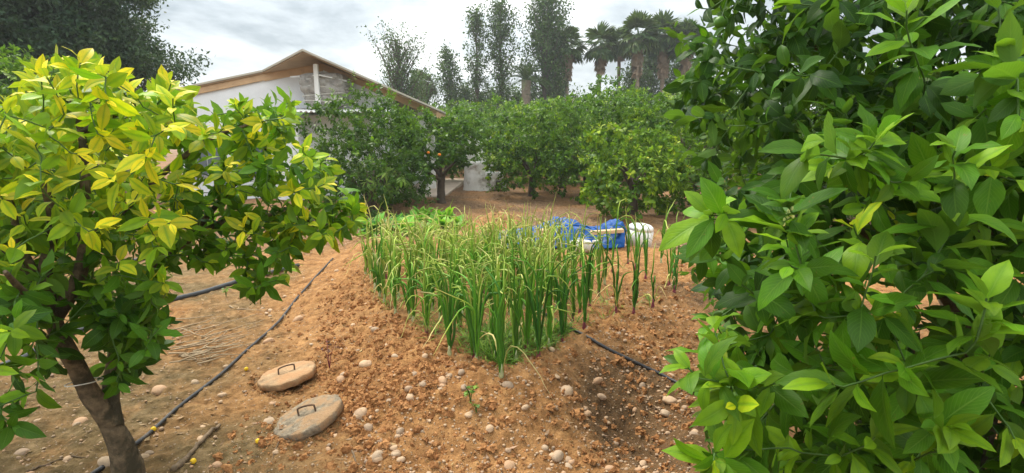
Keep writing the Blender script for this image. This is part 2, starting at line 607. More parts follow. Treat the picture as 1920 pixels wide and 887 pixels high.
c = N.ramp(mid, [(0.30, (0.140, 0.062, 0.021)), (0.5, (0.345, 0.168, 0.060)), (0.72, (0.56, 0.305, 0.122))])
c = N.mix(N.rng(big, 0.4, 0.7, 0, 0.5), c, (0.47, 0.265, 0.115))
mossc = N.ramp(mid, [(0.3, (0.085, 0.060, 0.025)), (0.5, (0.17, 0.120, 0.055)), (0.78, (0.33, 0.235, 0.125))])
c = N.mix(N.math('MULTIPLY', at[1], N.rng(N.noise(tc, 4.0, 5, 0.65), 0.30, 0.55, 0.55, 1.0)), c, mossc)
litc = N.ramp(N.noise(tc, 9.0, 6, 0.7), [(0.3, (0.085, 0.052, 0.030)), (0.5, (0.18, 0.11, 0.062)), (0.72, (0.32, 0.205, 0.115))])
c = N.mix(N.math('MULTIPLY', at[2], N.rng(N.noise(tc, 0.7, 4, 0.6), 0.30, 0.55, 0.45, 1.0)), c, litc)
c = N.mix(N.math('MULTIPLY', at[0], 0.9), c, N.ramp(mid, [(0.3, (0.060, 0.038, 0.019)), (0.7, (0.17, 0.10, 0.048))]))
c = N.mix(N.rng(fin, 0.35, 0.65, 0.0, 0.45), c, N.mix(0.55, c, (0.12, 0.07, 0.035)))
vor = N.n('TexVoronoi', ins={'Scale': 55.0, 'Randomness': 1.0})
N.set(vor.inputs['Vector'], tc)
spk = N.math('MULTIPLY', N.rng(vor.outputs['Distance'], 0.18, 0.30, 1.0, 0.0), N.rng(N.noise(tc, 31.0, 2), 0.52, 0.62))
c = N.mix(N.math('MULTIPLY', spk, 0.8), c, (0.52, 0.41, 0.30))
p = N.n('BsdfPrincipled', ins={'Base Color': c, 'Roughness': 0.95, 'Specular IOR Level': 0.15})
h = N.math('ADD', N.math('ADD', mid, N.math('MULTIPLY', fin, 0.45)), N.math('MULTIPLY', spk, 0.35))
N.set(p.inputs['Normal'], N.bump(h, 1.0, 0.030))
nt.links.new(p.outputs[0], out.inputs[0])
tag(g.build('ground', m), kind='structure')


# ---------------------------------------------------------------- stones, clods, gravel
def pebble(sub, seed, flat=0.62, amp=0.16, fr=0.9):
    V, F = sub
    o = seed * 7.13
    n = fbm(V[:, 0] * fr + o, V[:, 1] * fr, V[:, 2] * fr + o, 3)
    v = V * (1 + amp * n)[:, None]
    rr = np.random.default_rng(seed)
    v = v * np.array([1.0, rr.uniform(0.68, 0.95), flat * rr.uniform(0.8, 1.25)])
    return v, F


def scatter_px(n, poly, rr):
    """ground points seen inside a polygon of the photograph"""
    p = np.asarray(poly, float)
    out = []
    while len(out) < n:
        x = rr.uniform(p[:, 0].min(), p[:, 0].max(), 400)
        y = rr.uniform(p[:, 1].min(), p[:, 1].max(), 400)
        k = in_poly(x, y, p)
        for a, b in zip(x[k], y[k]):
            q = G(a, b, 0.1)
            out.append(q[:2])
    return np.array(out[:n])


def on_ground(xy, lift=0.0):
    xy = np.asarray(xy)
    return np.column_stack([xy, gz(xy[:, 0], xy[:, 1]) + lift])


STONE_TINT = [(1, 1, 1), (1.1, 1.04, 0.98), (0.86, 0.80, 0.76), (1.06, 0.90, 0.78), (0.78, 0.76, 0.76), (1.15, 1.08, 1.0)]
peb = []
for s in range(12):
    b = MB()
    v, f = pebble(ICO3, s + 20)
    b.add(v, f, None, STONE_TINT[s % len(STONE_TINT)])
    peb.append(b.mesh('pebble', M['stone']))
LEFT_GROUND = [(300, 590), (560, 470), (640, 480), (470, 700), (300, 887), (0, 887), (0, 760), (100, 640)]
SLOPE = [(560, 520), (660, 500), (760, 640), (930, 730), (930, 887), (330, 887), (480, 720)]
FRONT = [(640, 720), (940, 715), (1110, 640), (1290, 570), (1310, 700), (1300, 887), (640, 887)]
RIGHTBED = [(1080, 600), (1180, 560), (1290, 490), (1310, 600), (1290, 760), (1120, 700)]
rr = np.random.default_rng(41)
spec = [(LEFT_GROUND, 62, 0.012, 0.030, 'pale stone pressed into the trodden path left of the black hose', 'pale stones in the trodden path'),
        (SLOPE, 62, 0.011, 0.028, 'loose tan pebble on the orange slope around the two concrete lids', 'pebbles on the slope by the lids'),
        (FRONT, 105, 0.011, 0.030, 'rounded river pebble lying on the stony soil in front of the onions', 'pebbles in front of the onion bed'),
        (RIGHTBED, 58, 0.011, 0.026, 'small pebble beside the onions near the pipe end by the citrus tree', 'pebbles by the right side of the bed')]
mapped = [(1040, 858, 19), (1022, 838, 12), (1062, 735, 22), (1255, 752, 21), (1248, 775, 18), (707, 857, 20), (742, 853, 16), (685, 682, 19), (676, 776, 24), (830, 712, 18),
          (505, 792, 18), (1120, 715, 17), (952, 722, 18), (706, 619, 17), (822, 640, 14), (955, 875, 18), (1046, 856, 22), (880, 778, 13), (1100, 775, 16), (1128, 745, 15),
          (300, 730, 22), (150, 792, 22), (200, 865, 24), (40, 850, 20), (505, 640, 18), (560, 600, 17), (1205, 870, 15), (985, 765, 15), (640, 712, 15), (770, 745, 15)]
nst = 0
for (poly, n, a, b_, lab, grp) in spec:
    pts = list(scatter_px(n, poly, rr))
    sizes = list(a + (b_ - a) * rr.random(n) ** 2.6)
    for (mx_, my_, mr) in mapped:
        if in_poly(np.array(mx_), np.array(my_), poly):
            q = GP(mx_, my_)
            pts.append(q[:2])
            sizes.append(mr * np.hypot(q[1], 1.4) / FPX * 0.62)
    P3 = on_ground(pts)
    for q, s in zip(P3, sizes):
        o = D.objects.new('pebble', peb[rr.integers(12)])
        COL.objects.link(o)
        o.location = (q[0], q[1], q[2] + s * rr.uniform(-.15, .2))
        o.scale = (s, s, s)
        o.rotation_euler = (rr.normal(0, 0.25), rr.normal(0, 0.25), rr.uniform(0, 6.28))
        tag(o, lab, 'pebble', grp)
        nst += 1


def scatter_ico(name, mt, pts, sizes, sub, tints, flat, amp, sink, kind='stuff', fr=0.9, smooth=True):
    b = MB()
    var = [pebble(sub, 100 + s, flat, amp, fr) for s in range(12)]
    for q, s in zip(pts, sizes):
        v, f = var[rr.integers(12)]
        a = rr.uniform(0, 6.28)
        ca, sa = math.cos(a), math.sin(a)
        w = np.column_stack([v[:, 0] * ca - v[:, 1] * sa, v[:, 0] * sa + v[:, 1] * ca, v[:, 2]]) * s + q + np.array([0, 0, s * sink])
        b.add(w, f, None, tints[rr.integers(len(tints))])
    return tag(b.build(name, mt, smooth=smooth), kind=kind)


allp = [(0, 887), (0, 700), (300, 580), (560, 480), (660, 480), (760, 640), (940, 725), (1110, 640), (1290, 480), (1330, 500), (1330, 887)]
n = 3600
pts = np.concatenate([scatter_px(1500, allp, rr), scatter_px(1500, FRONT, rr), scatter_px(600, RIGHTBED, rr)])
scatter_ico('gravel', M['stone'], on_ground(pts), 0.003 + 0.0075 * rr.random(n) ** 2, ICO1, STONE_TINT, 0.7, 0.3, 0.2)
# cloddy soil: thickest on the bank between the lids and the onions
BANK = [(600, 560), (680, 520), (780, 640), (860, 700), (800, 780), (640, 790), (600, 700)]
n1, n2, n3, n4 = 5200, 2600, 3200, 1900
pts = np.concatenate([scatter_px(n1, BANK, rr), scatter_px(n2, SLOPE, rr), scatter_px(n3, FRONT, rr), scatter_px(n4, RIGHTBED, rr)])
sz = 0.0022 + 0.024 * rr.random(n1 + n2 + n3 + n4) ** 9
scatter_ico('soil_clods', M['clod'], on_ground(pts), sz, ICO2, [(1, .95, .9), (0.8, 0.72, 0.66), (1.12, 1.1, 1.1), (0.95, 0.9, 0.85)], 0.75, 0.75, 0.0, 'stuff', 1.9, False)

# ---------------------------------------------------------------- the garden floor litter
b = MB()
xs = np.concatenate([rr.uniform(-3, 9, 5200), rr.uniform(-3.6, 1.4, 3200)])
ys = np.concatenate([7.2 + 12 * rr.random(5200) ** 1.4, rr.uniform(1.6, 5.5, 3200)])
keep = poly_dist(xs, ys, BED) > 0.3
xs, ys = xs[keep], ys[keep]
zs = gz(xs, ys)
for x, y, z in zip(xs, ys, zs):
    L = rr.uniform(0.035, 0.075) * (rr.uniform(.25, .8) if y < 6 else 1.2)
    w = L * (rr.uniform(0.2, 0.4) if y > 6 or rr.random() < .3 else rr.uniform(.05, .15))
    a = rr.uniform(0, 6.28)
    ca, sa = math.cos(a), math.sin(a)
    c = rr.uniform(0.1, 0.5) * L
    v = np.array([[-L, 0, c], [0, -w, 0], [0, w, c * rr.uniform(0, 0.6)], [L, 0, c * rr.uniform(0, 0.8)]]) * 0.6
    v = np.column_stack([v[:, 0] * ca - v[:, 1] * sa, v[:, 0] * sa + v[:, 1] * ca, v[:, 2] + 0.004]) + [x, y, z]
    t = rr.uniform(0.55, 1.25)
    b.add(v, np.array([[0, 1, 2], [1, 3, 2]]), None, (t, t * rr.uniform(0.85, 1.0), t * rr.uniform(0.7, 1.0)))
tag(b.build('leaf_litter', M['litter'], smooth=False), kind='stuff')
# ---------------------------------------------------------------- leaves
LV = np.array([0, .07, .13, .25, .40, .56, .71, .84, .94, 1.0])
LWD = np.array([.05, .05, .26, .74, .98, .98, .80, .47, .18, .01])
LV3 = np.array([0, .14, .5, .82, 1.0])
LW3 = np.array([.05, .22, 1.0, .62, .02])
LV2 = np.array([0, .5, 1.0])
LW2 = np.array([.08, 1.0, .04])


class Leaves:
    def __init__(self): self.r = []

    def add(self, p, d, n, L, w, bend, fold, t, b=None, twist=0.0, wave=0.0):
        self.r.append((*p, *d, *n, L, w, bend, fold, t, R.random() if b is None else b, twist, wave))

    def bulk(self, arr): self.r.extend(map(tuple, arr))

    def put(self, mb, q='near'):
        A = np.array(self.r)
        if not len(A): return
        if q == 'near': v, wd, us = LV, LWD, np.array([-1, -.5, 0, .5, 1.0])
        elif q == 'mid': v, wd, us = LV3, LW3, np.array([-1, 0, 1.0])
        else: v, wd, us = LV2, LW2, np.array([-1, 0, 1.0])
        P, T, Nn = A[:, 0:3], nrm(A[:, 3:6]), A[:, 6:9]
        L, w, bend, fold, tint, br, tw, wv = A[:, 9:].T
        Nn = nrm(Nn - T * np.sum(Nn * T, 1, keepdims=True))
        B = np.cross(Nn, T)
        bd = np.where(np.abs(bend) < 1e-3, 1e-3, bend)[:, None]
        th = bd * v[None] ** 1.0
        st = L[:, None] * np.sin(th) / bd
        sn = -L[:, None] * (1 - np.cos(th)) / bd
        C = P[:, None] + st[..., None] * T[:, None] + sn[..., None] * Nn[:, None]
        nl = np.sin(th)[..., None] * T[:, None] + np.cos(th)[..., None] * Nn[:, None]
        ta = tw[:, None] * v[None]
        b2 = np.cos(ta)[..., None] * B[:, None] + np.sin(ta)[..., None] * nl
        n2 = np.cross(nrm(np.cos(th)[..., None] * T[:, None] - np.sin(th)[..., None] * Nn[:, None]), b2)
        hw = 0.5 * w[:, None] * wd[None]
        cf, sf = np.cos(fold), np.sin(fold)
        au = np.abs(us)
        X = (hw[:, :, None] * us[None, None]) * cf[:, None, None]
        Z = hw[:, :, None] * au[None, None] * sf[:, None, None]
        ph = br[:, None, None] * 40
        Z = Z + wv[:, None, None] * hw[:, :, None] * (au ** 2)[None, None] * np.sin(v[None, :, None] * 15 + ph + us[None, None] * 2)
        Z = Z - 0.18 * hw[:, :, None] * (au ** 3)[None, None]
        V = C[:, :, None] + X[..., None] * b2[:, :, None] + Z[..., None] * n2[:, :, None]
        m, nv, nu = V.shape[:3]
        i = (np.arange(nv - 1)[:, None] * nu + np.arange(nu - 1)[None]).reshape(-1)
        f = np.stack([i + nu, i + nu + 1, i + 1, i], 1)
        F = (f[None] + (np.arange(m) * nv * nu)[:, None, None]).reshape(-1, 4)
        uv = np.stack(np.broadcast_arrays((us[None, None] * 0.5 + 0.5), v[None, :, None], np.zeros((m, 1, 1)))[:2], -1)
        uv = np.broadcast_to(uv, (m, nv, nu, 2))
        col = np.zeros((m, nv, nu, 3))
        col[..., 0] = tint[:, None, None]
        col[..., 1] = br[:, None, None]
        mb.add(V, F, uv, col.reshape(-1, 3))


def rdir(k=None):
    return nrm(R.normal(size=(3,) if k is None else (k, 3)))


# ---------------------------------------------------------------- tree skeleton
class Tree:
    def __init__(self):
        self.wood, self.twig = MB(), MB()
        self.npos, self.ndir, self.nrad = [], [], []

    def limb(self, P, r, k=10, m=8, bump=0.10):
        Q = smooth_path(P, m)
        rr_ = np.interp(np.linspace(0, 1, len(Q)), np.linspace(0, 1, len(r)), r)
        w = 0.22 * rr_[:, None] * np.stack([fbm(Q[:, 0] * 6, Q[:, 1] * 6, Q[:, 2] * 6 + s, 2) for s in (0, 5, 9)], 1)
        Q = Q + w * np.linspace(0, 1, len(Q))[:, None]
        tube(self.wood, Q, rr_, k, bump=bump, bscale=14)
        T = nrm(np.gradient(Q, axis=0))
        s0 = 3 if len(Q) > 6 else 0
        self.npos += list(Q[s0:]); self.ndir += list(T[s0:]); self.nrad += list(rr_[s0:])

    def shoots(self, tips, outdir, k=5, r_tip=0.0022, rmax=0.009, seg=0.05):
        """connect every tip to the nearest wood; returns the twig paths in the order of the tips"""
        tips, outdir = np.asarray(tips), np.asarray(outdir)
        NP = np.array(self.npos); ND = np.array(self.ndir); NR = np.array(self.nrad)
        d0 = np.array([np.min(np.linalg.norm(NP - t, axis=1)) for t in tips])
        paths = [None] * len(tips)
        for i in np.argsort(d0):
            t = tips[i]
            v = t - NP
            dist = np.linalg.norm(v, axis=1)
            cosv = np.sum(v * ND, 1) / np.maximum(dist, 1e-6)
            j = int(np.argmin(dist * (1.25 - 0.25 * cosv)))
            d = dist[j]
            side = nrm(v[j] + 0.35 * d * ND[j])
            P0, P3 = NP[j], t
            P1 = P0 + side * d * 0.35
            P2 = P3 - nrm(outdir[i]) * d * 0.33
            n = max(4, int(d / seg) + 2)
            s = np.linspace(0, 1, n)[:, None]
            Q = (1 - s) ** 3 * P0 + 3 * (1 - s) ** 2 * s * P1 + 3 * (1 - s) * s ** 2 * P2 + s ** 3 * P3
            r0 = min(NR[j] * 0.8, r_tip + 0.010 * d, rmax)
            r = np.linspace(max(r0, r_tip), r_tip, n)
            tube(self.twig, Q, r, k, cap=False)
            T = nrm(np.gradient(Q, axis=0))
            NP = np.concatenate([NP, Q[1:]]); ND = np.concatenate([ND, T[1:]]); NR = np.concatenate([NR, r[1:]])
            paths[i] = (Q, T)
        return paths


UP = np.array([0, 0, 1.0])


def dress(lv, path, n, L, ratio, t_tip, t_old, span=0.16, droop=0.25, spread=(28, 78), upface=0.7, jit=0.25, wave=0.12, foldr=(0.1, 0.5), bendr=(0.1, 1.35)):
    """leaves in a spiral along the last `span` metres of a twig, the youngest at the tip"""
    Q, T = path
    seg = np.linalg.norm(np.diff(Q, axis=0), axis=1)
    s = np.concatenate([[0], np.cumsum(seg)])
    tot = s[-1]
    sp = min(span, tot)
    az = R.uniform(0, 6.28)
    for i in range(n):
        f = i / max(n - 1, 1)
        a = tot - sp * (1 - f) ** 1.1
        p = np.array([np.interp(a, s, Q[:, c]) for c in range(3)])
        t = nrm(np.array([np.interp(a, s, T[:, c]) for c in range(3)]))
        az += 2.4 + R.normal(0, 0.25)
        h = np.cross(t, UP if abs(t[2]) < 0.9 else np.array([1.0, 0, 0]))
        h = nrm(h)
        k = np.cross(t, h)
        radial = math.cos(az) * h + math.sin(az) * k
        ang = rad(spread[1] + (spread[0] - spread[1]) * f + R.normal(0, 9))
        d = t * math.cos(ang) + radial * math.sin(ang)
        d = nrm(d + np.array([0, 0, -droop * (1 - f)]) + R.normal(0, jit * 0.5, 3))
        nn = t + UP * upface - 0.3 * radial + R.normal(0, jit, 3)
        Lf = L * R.uniform(0.58, 1.2) * (1.0 - 0.35 * max(0, f - 0.75) / 0.25)
        tint = t_old + (t_tip - t_old) * f ** 1.3 + R.normal(0, 0.05)
        lv.add(p, d, nn, Lf, Lf * ratio * R.uniform(0.85, 1.15), R.uniform(*bendr), R.uniform(*foldr), float(np.clip(tint, 0, 1)), None, R.normal(0, 0.25), wave * R.uniform(0.3, 1.5))


def poisson(cand, dmin):
    out = np.empty((0, 3))
    for c in cand:
        if len(out) == 0 or np.min(np.sum((out - c) ** 2, 1)) > dmin * dmin:
            out = np.vstack([out, c])
    return out


def px_cloud(n, poly, y0, y1, rr):
    """points of a volume whose outline, seen from where the photograph was taken, is the polygon"""
    p = np.asarray(poly, float)
    out = []
    while len(out) < n:
        x = rr.uniform(p[:, 0].min(), p[:, 0].max()); y = rr.uniform(p[:, 1].min(), p[:, 1].max())
        if in_poly(np.array(x), np.array(y), p):
            a, b = (y0(x, y), y1(x, y)) if callable(y0) else (y0, y1)
            out.append(W(x, y, rr.uniform(a, b)))
    return np.array(out)


def fruit(name, mt, p, r, parent, stalk=True):
    b = MB()
    V, F = ICO3
    v = V * r * np.array([1, 1, 0.95])
    v = v * (1 - 0.05 * np.exp(-((V[:, 2:] - 1) / 0.12) ** 2))
    b.add(v, F)
    o = b.build(name, mt, parent, p)
    return o


# ================================================================ the yellow-tipped citrus tree (near, left)
lt = empty('citrus_tree', G(245, 935, 0.0), 0, 'young citrus tree with bright yellow leaf tips, thick bare leaning trunk and green fruit', 'tree')
T0 = np.array(lt.location)
lt.location = (0, 0, 0)
tr = Tree()
Yb = float(T0[1])


def WL(*a): return [W(x, y, Y) for x, y, Y in a]


tr.limb([T0 - [0, 0, 0.06]] + WL((238, 865, Yb - .02), (205, 795, Yb - .05), (150, 700, Yb - .1), (105, 610, Yb - .15), (85, 520, Yb - .15), (98, 420, Yb - .15), (80, 330, Yb - .15)), [.068, .054, .038, .033, .028, .023, .017, .009], 16, 8, 0.08)
b0 = tr.npos
tr.limb(WL((214, 800, Yb - .05), (208, 740, Yb), (214, 680, Yb + .1), (235, 590, Yb + .2), (285, 510, Yb + .25), (355, 450, Yb + .3), (455, 405, Yb + .35), (560, 412, Yb + .4), (630, 425, Yb + .35)), [.034, .031, .026, .022, .019, .016, .013, .009, .005])
tr.limb(WL((100, 600, Yb - .15), (148, 520, Yb - .1), (158, 430, Yb - .1), (160, 330, Yb - .1), (150, 240, Yb - .05), (128, 165, Yb)), [.03, .024, .02, .016, .011, .006])
tr.limb(WL((157, 445, Yb - .1), (232, 390, Yb - .05), (300, 330, Yb + .05), (390, 262, Yb + .15), (470, 232, Yb + .2)), [.018, .016, .013, .010, .005])
tr.limb(WL((152, 250, Yb - .05), (210, 218, Yb - .1), (290, 198, Yb - .1)), [.012, .009, .004])
tr.limb(WL((92, 560, Yb - .15), (40, 460, Yb - .20), (10, 350, Yb - .25), (-50, 250, Yb - .35)), [.018, .012, .009, .005])
tr.limb(WL((98, 600, Yb - .15), (55, 560, Yb - .45), (10, 510, Yb - .6)), [.02, .014, .006])
tr.limb(WL((88, 530, Yb - .15), (-60, 430, Yb), (-220, 360, Yb + .1), (-330, 330, Yb + .1)), [.026, .018, .012, .006])
tr.limb(WL((350, 452, Yb + .3), (440, 345, Yb + .4), (515, 262, Yb + .45), (530, 200, Yb + .45)), [.014, .011, .008, .004])
tr.limb(WL((140, 690, Yb - .1), (100, 640, Yb - .25), (60, 625, Yb - .4)), [.010, .006, .003])
tr.limb(WL((210, 720, Yb), (222, 640, Yb + .02), (250, 560, Yb + .05)), [.012, .009, .004])
MAIN = [(-380, 300), (-240, 190), (-60, 190), (-10, 170), (35, 210), (70, 125), (115, 110), (205, 125), (250, 175), (330, 150), (345, 210), (430, 200), (500, 185), (548, 195), (540, 250), (590, 285), (618, 320), (610, 352), (672, 388), (676, 425), (610, 445), (560, 420), (560, 480), (545, 510), (500, 545), (460, 550), (455, 480), (400, 500), (340, 470), (320, 520), (300, 590), (312, 635), (260, 680), (215, 735), (190, 700), (205, 640), (130, 560), (90, 560), (40, 560), (-30, 640), (-200, 700), (-420, 560)]
rr = np.random.default_rng(5)
cand = px_cloud(9000, MAIN, Yb - .50, Yb + .62, rr)
cp = PX(cand)
# the right half of the crown is thinner and farther back; keep the see-through gaps open
right = cp[:, 0] > 340
cand = cand[~right | ((cand[:, 1] > Yb + .02))]
cp = PX(cand)
keep = (cp[:, 0] <= 340) | (rr.random(len(cand)) < 0.95)
keep &= ~((np.hypot(cp[:, 0] - 330, cp[:, 1] - 300) < 32) | (np.hypot((cp[:, 0] - 400) / 1.4, cp[:, 1] - 290) < 26))
keep &= ~((cp[:, 0] < 330) & (cp[:, 1] > 430) & (cand[:, 1] < Yb - .35) & (cp[:, 0] > 60))
cand = cand[keep]
rx_ = PX(cand)[:, 0] > 340
tips = np.concatenate([poisson(cand[~rx_], 0.110), poisson(cand[rx_], 0.094)])
extra = np.array(WL((-10, 690, Yb - .75), (-30, 770, Yb - .7), (-40, 640, Yb - .6), (70, 600, Yb - .5), (110, 170, Yb - .1), (150, 130, Yb - .05), (215, 150, Yb - .15), (345, 185, Yb), (260, 590, Yb - .05), (290, 620, Yb), (240, 650, Yb - .1), (265, 690, Yb), (225, 720, Yb), (200, 610, Yb - .2), (280, 560, Yb), (40, 700, Yb - .7), (15, 620, Yb - .75), (60, 650, Yb - .4), (90, 690, Yb - .3), (20, 800, Yb - .7), (50, 740, Yb - .6), (110, 620, Yb - .3), (30, 560, Yb - .55), (440, 195, Yb + .2), (545, 190, Yb + .45), (607, 300, Yb + .35), (665, 392, Yb + .35), (640, 345, Yb + .3), (230, 600, Yb - .2), (505, 535, Yb + .35)))
tips = np.concatenate([tips, extra])
ctr = W(180, 420, Yb)
od = nrm(nrm(tips - ctr) * 0.8 + UP * 0.65 + rr.normal(0, 0.3, tips.shape))
paths = tr.shoots(tips, od)
lv = Leaves()
tp = PX(tips)
for (p, t, q) in zip(paths, tips, tp):
    x, y = q[0], q[1]
    front = (Yb + .1 - t[1]) * 0.25
    if x < 350:
        yel = 1.30 - max(0, y - 220) / 520 + front
    else:
        yel = 0.60 + front + (0.32 if rr.random() < 0.30 else 0.0) + (0.12 if y < 300 or x > 560 else 0.0)
    if y > 430: yel -= 0.10
    if y > 540: yel -= 0.15
    inner = np.linalg.norm((t - ctr) * [1, 1, 1.2])
    if inner < 0.30: yel -= 0.3
    if y < 150 and 210 < x < 330: yel = 0.40
    yel = float(np.clip(yel + rr.normal(0, 0.13), 0.1, 1.0))
    dress(lv, p, int(rr.integers(8, 12)), 0.094 if x < 340 else 0.092, 0.41, yel, yel * 0.68 - 0.12, 0.17, 0.25)
    # dark old leaves further down the twig
    if rr.random() < 0.55 and len(p[0]) > 5:
        k = max(4, len(p[0]) - 3)
        dress(lv, (p[0][:k], p[1][:k]), 5, 0.10, 0.50, 0.15, 0.02, 0.22, 0.5)
b = MB(); lv.put(b, 'near')
tr.wood.build('trunk', M['bark'], lt)
tr.twig.build('twigs', M['greenstem'], lt)
b.build('crown', M['citrus'], lt)
for (x, y, Y, r, mt) in [(408, 327, Yb + .12, .026, 'greenfruit'), (360, 322, Yb + .2, .024, 'greenfruit'), (412, 352, Yb + .18, .024, 'greenfruit'), (553, 319, Yb + .25, .024, 'greenfruit'), (450, 372, Yb + .25, .022, 'greenfruit'), (534, 521, Yb + .3, .023, 'limefruit'), (295, 470, Yb + .05, .024, 'greenfruit')]:
    fruit('fruit', M[mt], W(x, y, Y), r, lt)
sb = MB()
c0 = W(158, 716, Yb - .09)
a = np.linspace(0, 2 * PI, 20)
tube(sb, np.stack([c0[0] + .060 * np.cos(a), c0[1] + .060 * np.sin(a), c0[2] + .012 * np.cos(a + 1)], 1), .0022, 5)
tag(sb.build('tie_string', M['rope']), 'pale string tied around the leaning trunk of the yellow-tipped citrus', 'string')

# ================================================================ the big dark citrus tree (near, right)
rt = empty('citrus_tree', (0, 0, 0), 0, 'large dark green citrus tree with big glossy leaves crowding the camera', 'tree')
tr = Tree()
Yr = 2.35
base = G(1725, 800, 0.0); base[1] = Yr + .1
base[2] = float(gz(base[0], base[1]))
rt.location = (0, 0, 0)
tr.limb([base - [0, 0, 0.06], base + [0, 0, .12], base + [-.03, -.05, .4], base + [-.08, -.1, .75], base + [-.05, -.1, 1.15], base + [.05, 0, 1.7], base + [0, .1, 2.3], base + [-.1, .1, 2.9]], [.10, .085, .07, .06, .05, .04, .025, .01], 14)
LB = base
for (pts_, r_) in [
    ([(-.03, -.05, .38), (-.3, -.4, .5), (-.55, -.75, .55), (-.75, -.95, .5)], [.035, .025, .016, .006]),
    ([(-.05, -.08, .55), (-.35, -.25, .85), (-.7, -.3, 1.1), (-.95, -.25, 1.25)], [.035, .025, .018, .006]),
    ([(-.08, -.1, .75), (-.1, -.6, .95), (-.15, -1.0, 1.05), (-.25, -1.25, 1.15)], [.034, .026, .018, .006]),
    ([(-.05, -.1, 1.1), (-.45, -.05, 1.6), (-.8, .05, 1.9), (-1.0, .1, 2.05)], [.032, .024, .015, .006]),
    ([(-.04, -.1, 1.2), (0, -.55, 1.6), (.05, -.9, 1.8), (.1, -1.2, 1.85)], [.03, .022, .015, .006]),
    ([(.05, 0, 1.7), (-.3, -.3, 2.2), (-.5, -.45, 2.6)], [.025, .018, .006]),
    ([(-.02, -.02, .5), (.4, -.35, .75), (.75, -.7, .95), (.9, -1.0, 1.0)], [.034, .026, .018, .006]),
    ([(-.04, 0, .8), (.5, .1, 1.2), (.95, .2, 1.5), (1.2, .2, 1.6)], [.034, .026, .018, .006]),
    ([(-.04, 0, .6), (.1, .5, .9), (.2, .9, 1.1)], [.03, .022, .006]),
    ([(0, 0, 1.5), (.5, -.3, 2.0), (.8, -.4, 2.4)], [.026, .018, .006]),
    ([(-.05, -.06, .45), (.0, -.55, .4), (.05, -1.0, .35), (0, -1.25, .3)], [.03, .022, .014, .006]),
    ([(-.03, .0, .4), (-.5, .1, .6), (-.9, .2, .75)], [.028, .02, .006]),
]:
    tr.limb([LB + np.array(q) for q in pts_], r_)
FRONTC = [(1300, 430), (1365, 395), (1440, 410), (1500, 260), (1640, 225), (1770, 300), (1860, 130), (2050, 60), (2350, 200), (2400, 700), (2300, 1050), (1330, 1000), (1320, 850), (1330, 790), (1270, 715), (1320, 650), (1330, 560), (1300, 480)]
BACKC = [(1330, -260), (1310, 0), (1305, 60), (1275, 140), (1270, 210), (1320, 300), (1360, 380), (1420, 420), (1500, 470), (1680, 430), (1920, 480), (2350, 520), (2400, -300)]
LOWC = [(1300, 470), (1420, 420), (1560, 440), (1560, 520), (1480, 560), (1350, 600), (1310, 540)]
BOTC = [(1330, 640), (1480, 600), (1640, 640), (1900, 560), (2300, 560), (2300, 1000), (1340, 980)]
rr = np.random.default_rng(8)
cf = px_cloud(1500, FRONTC, 1.12, 1.78, rr)
q = PX(cf)
cf = cf[~((q[:, 0] > 1580) & (q[:, 0] < 1790) & (q[:, 1] > 525) & (q[:, 1] < 580))]
tf = poisson(cf, 0.116)
cb = px_cloud(3000, BACKC, 1.75, 2.9, rr)
tb = poisson(cb, 0.118)
tl = poisson(px_cloud(400, LOWC, 1.7, 2.5, rr), 0.13)
td = poisson(px_cloud(700, BOTC, 1.6, 2.2, rr), 0.135)
tu = poisson(px_cloud(400, [(1500, -60), (1920, -120), (2200, 0), (2200, 380), (1800, 340), (1560, 250), (1440, 120)], 1.4, 1.95, rr), 0.14)
back = np.column_stack([rr.uniform(.9, 3.2, 110), rr.uniform(2.6, 3.6, 110), rr.uniform(.5, 3.2, 110)])
tk = poisson(back, 0.22)
special = np.array(WL((1640, 265, 1.15), (1600, 300, 1.18), (1480, 420, 1.2), (1330, 405, 1.35), (1290, 690, 1.15), (1370, 720, 1.2), (1530, 590, 1.2), (1560, 720, 1.05), (1700, 690, 1.05), (1850, 560, 1.0), (1830, 640, 1.0), (1880, 110, 1.25), (1700, 20, 1.35), (1790, 330, 1.15), (1340, 620, 1.3), (1640, 820, 1.1), (1780, 800, 1.05), (1340, 850, 1.15), (1480, 840, 1.2)))
tips = np.concatenate([tf, tb, tl, td, tk, tu, special])
kind = np.concatenate([np.full(len(tf), 0), np.full(len(tb), 1), np.full(len(tl), 1), np.full(len(td), 2), np.full(len(tk), 1), np.full(len(tu), 4), np.full(len(special), 3)])
cc = LB + np.array([0, 0, 1.3])
outw = nrm((tips - cc) * [1, 1, 0.6])
od = nrm(outw * 0.85 + UP * 0.5 + rr.normal(0, 0.3, tips.shape))
od[kind == 3] = nrm(outw[kind == 3] * 0.6 + UP * 0.9 + rr.normal(0, 0.2, (len(special), 3)))
od[kind == 1] = nrm(outw[kind == 1] * 0.9 + UP * 0.15 + rr.normal(0, 0.3, (int((kind == 1).sum()), 3)))
paths = tr.shoots(tips, od, rmax=0.011)
lv = Leaves()
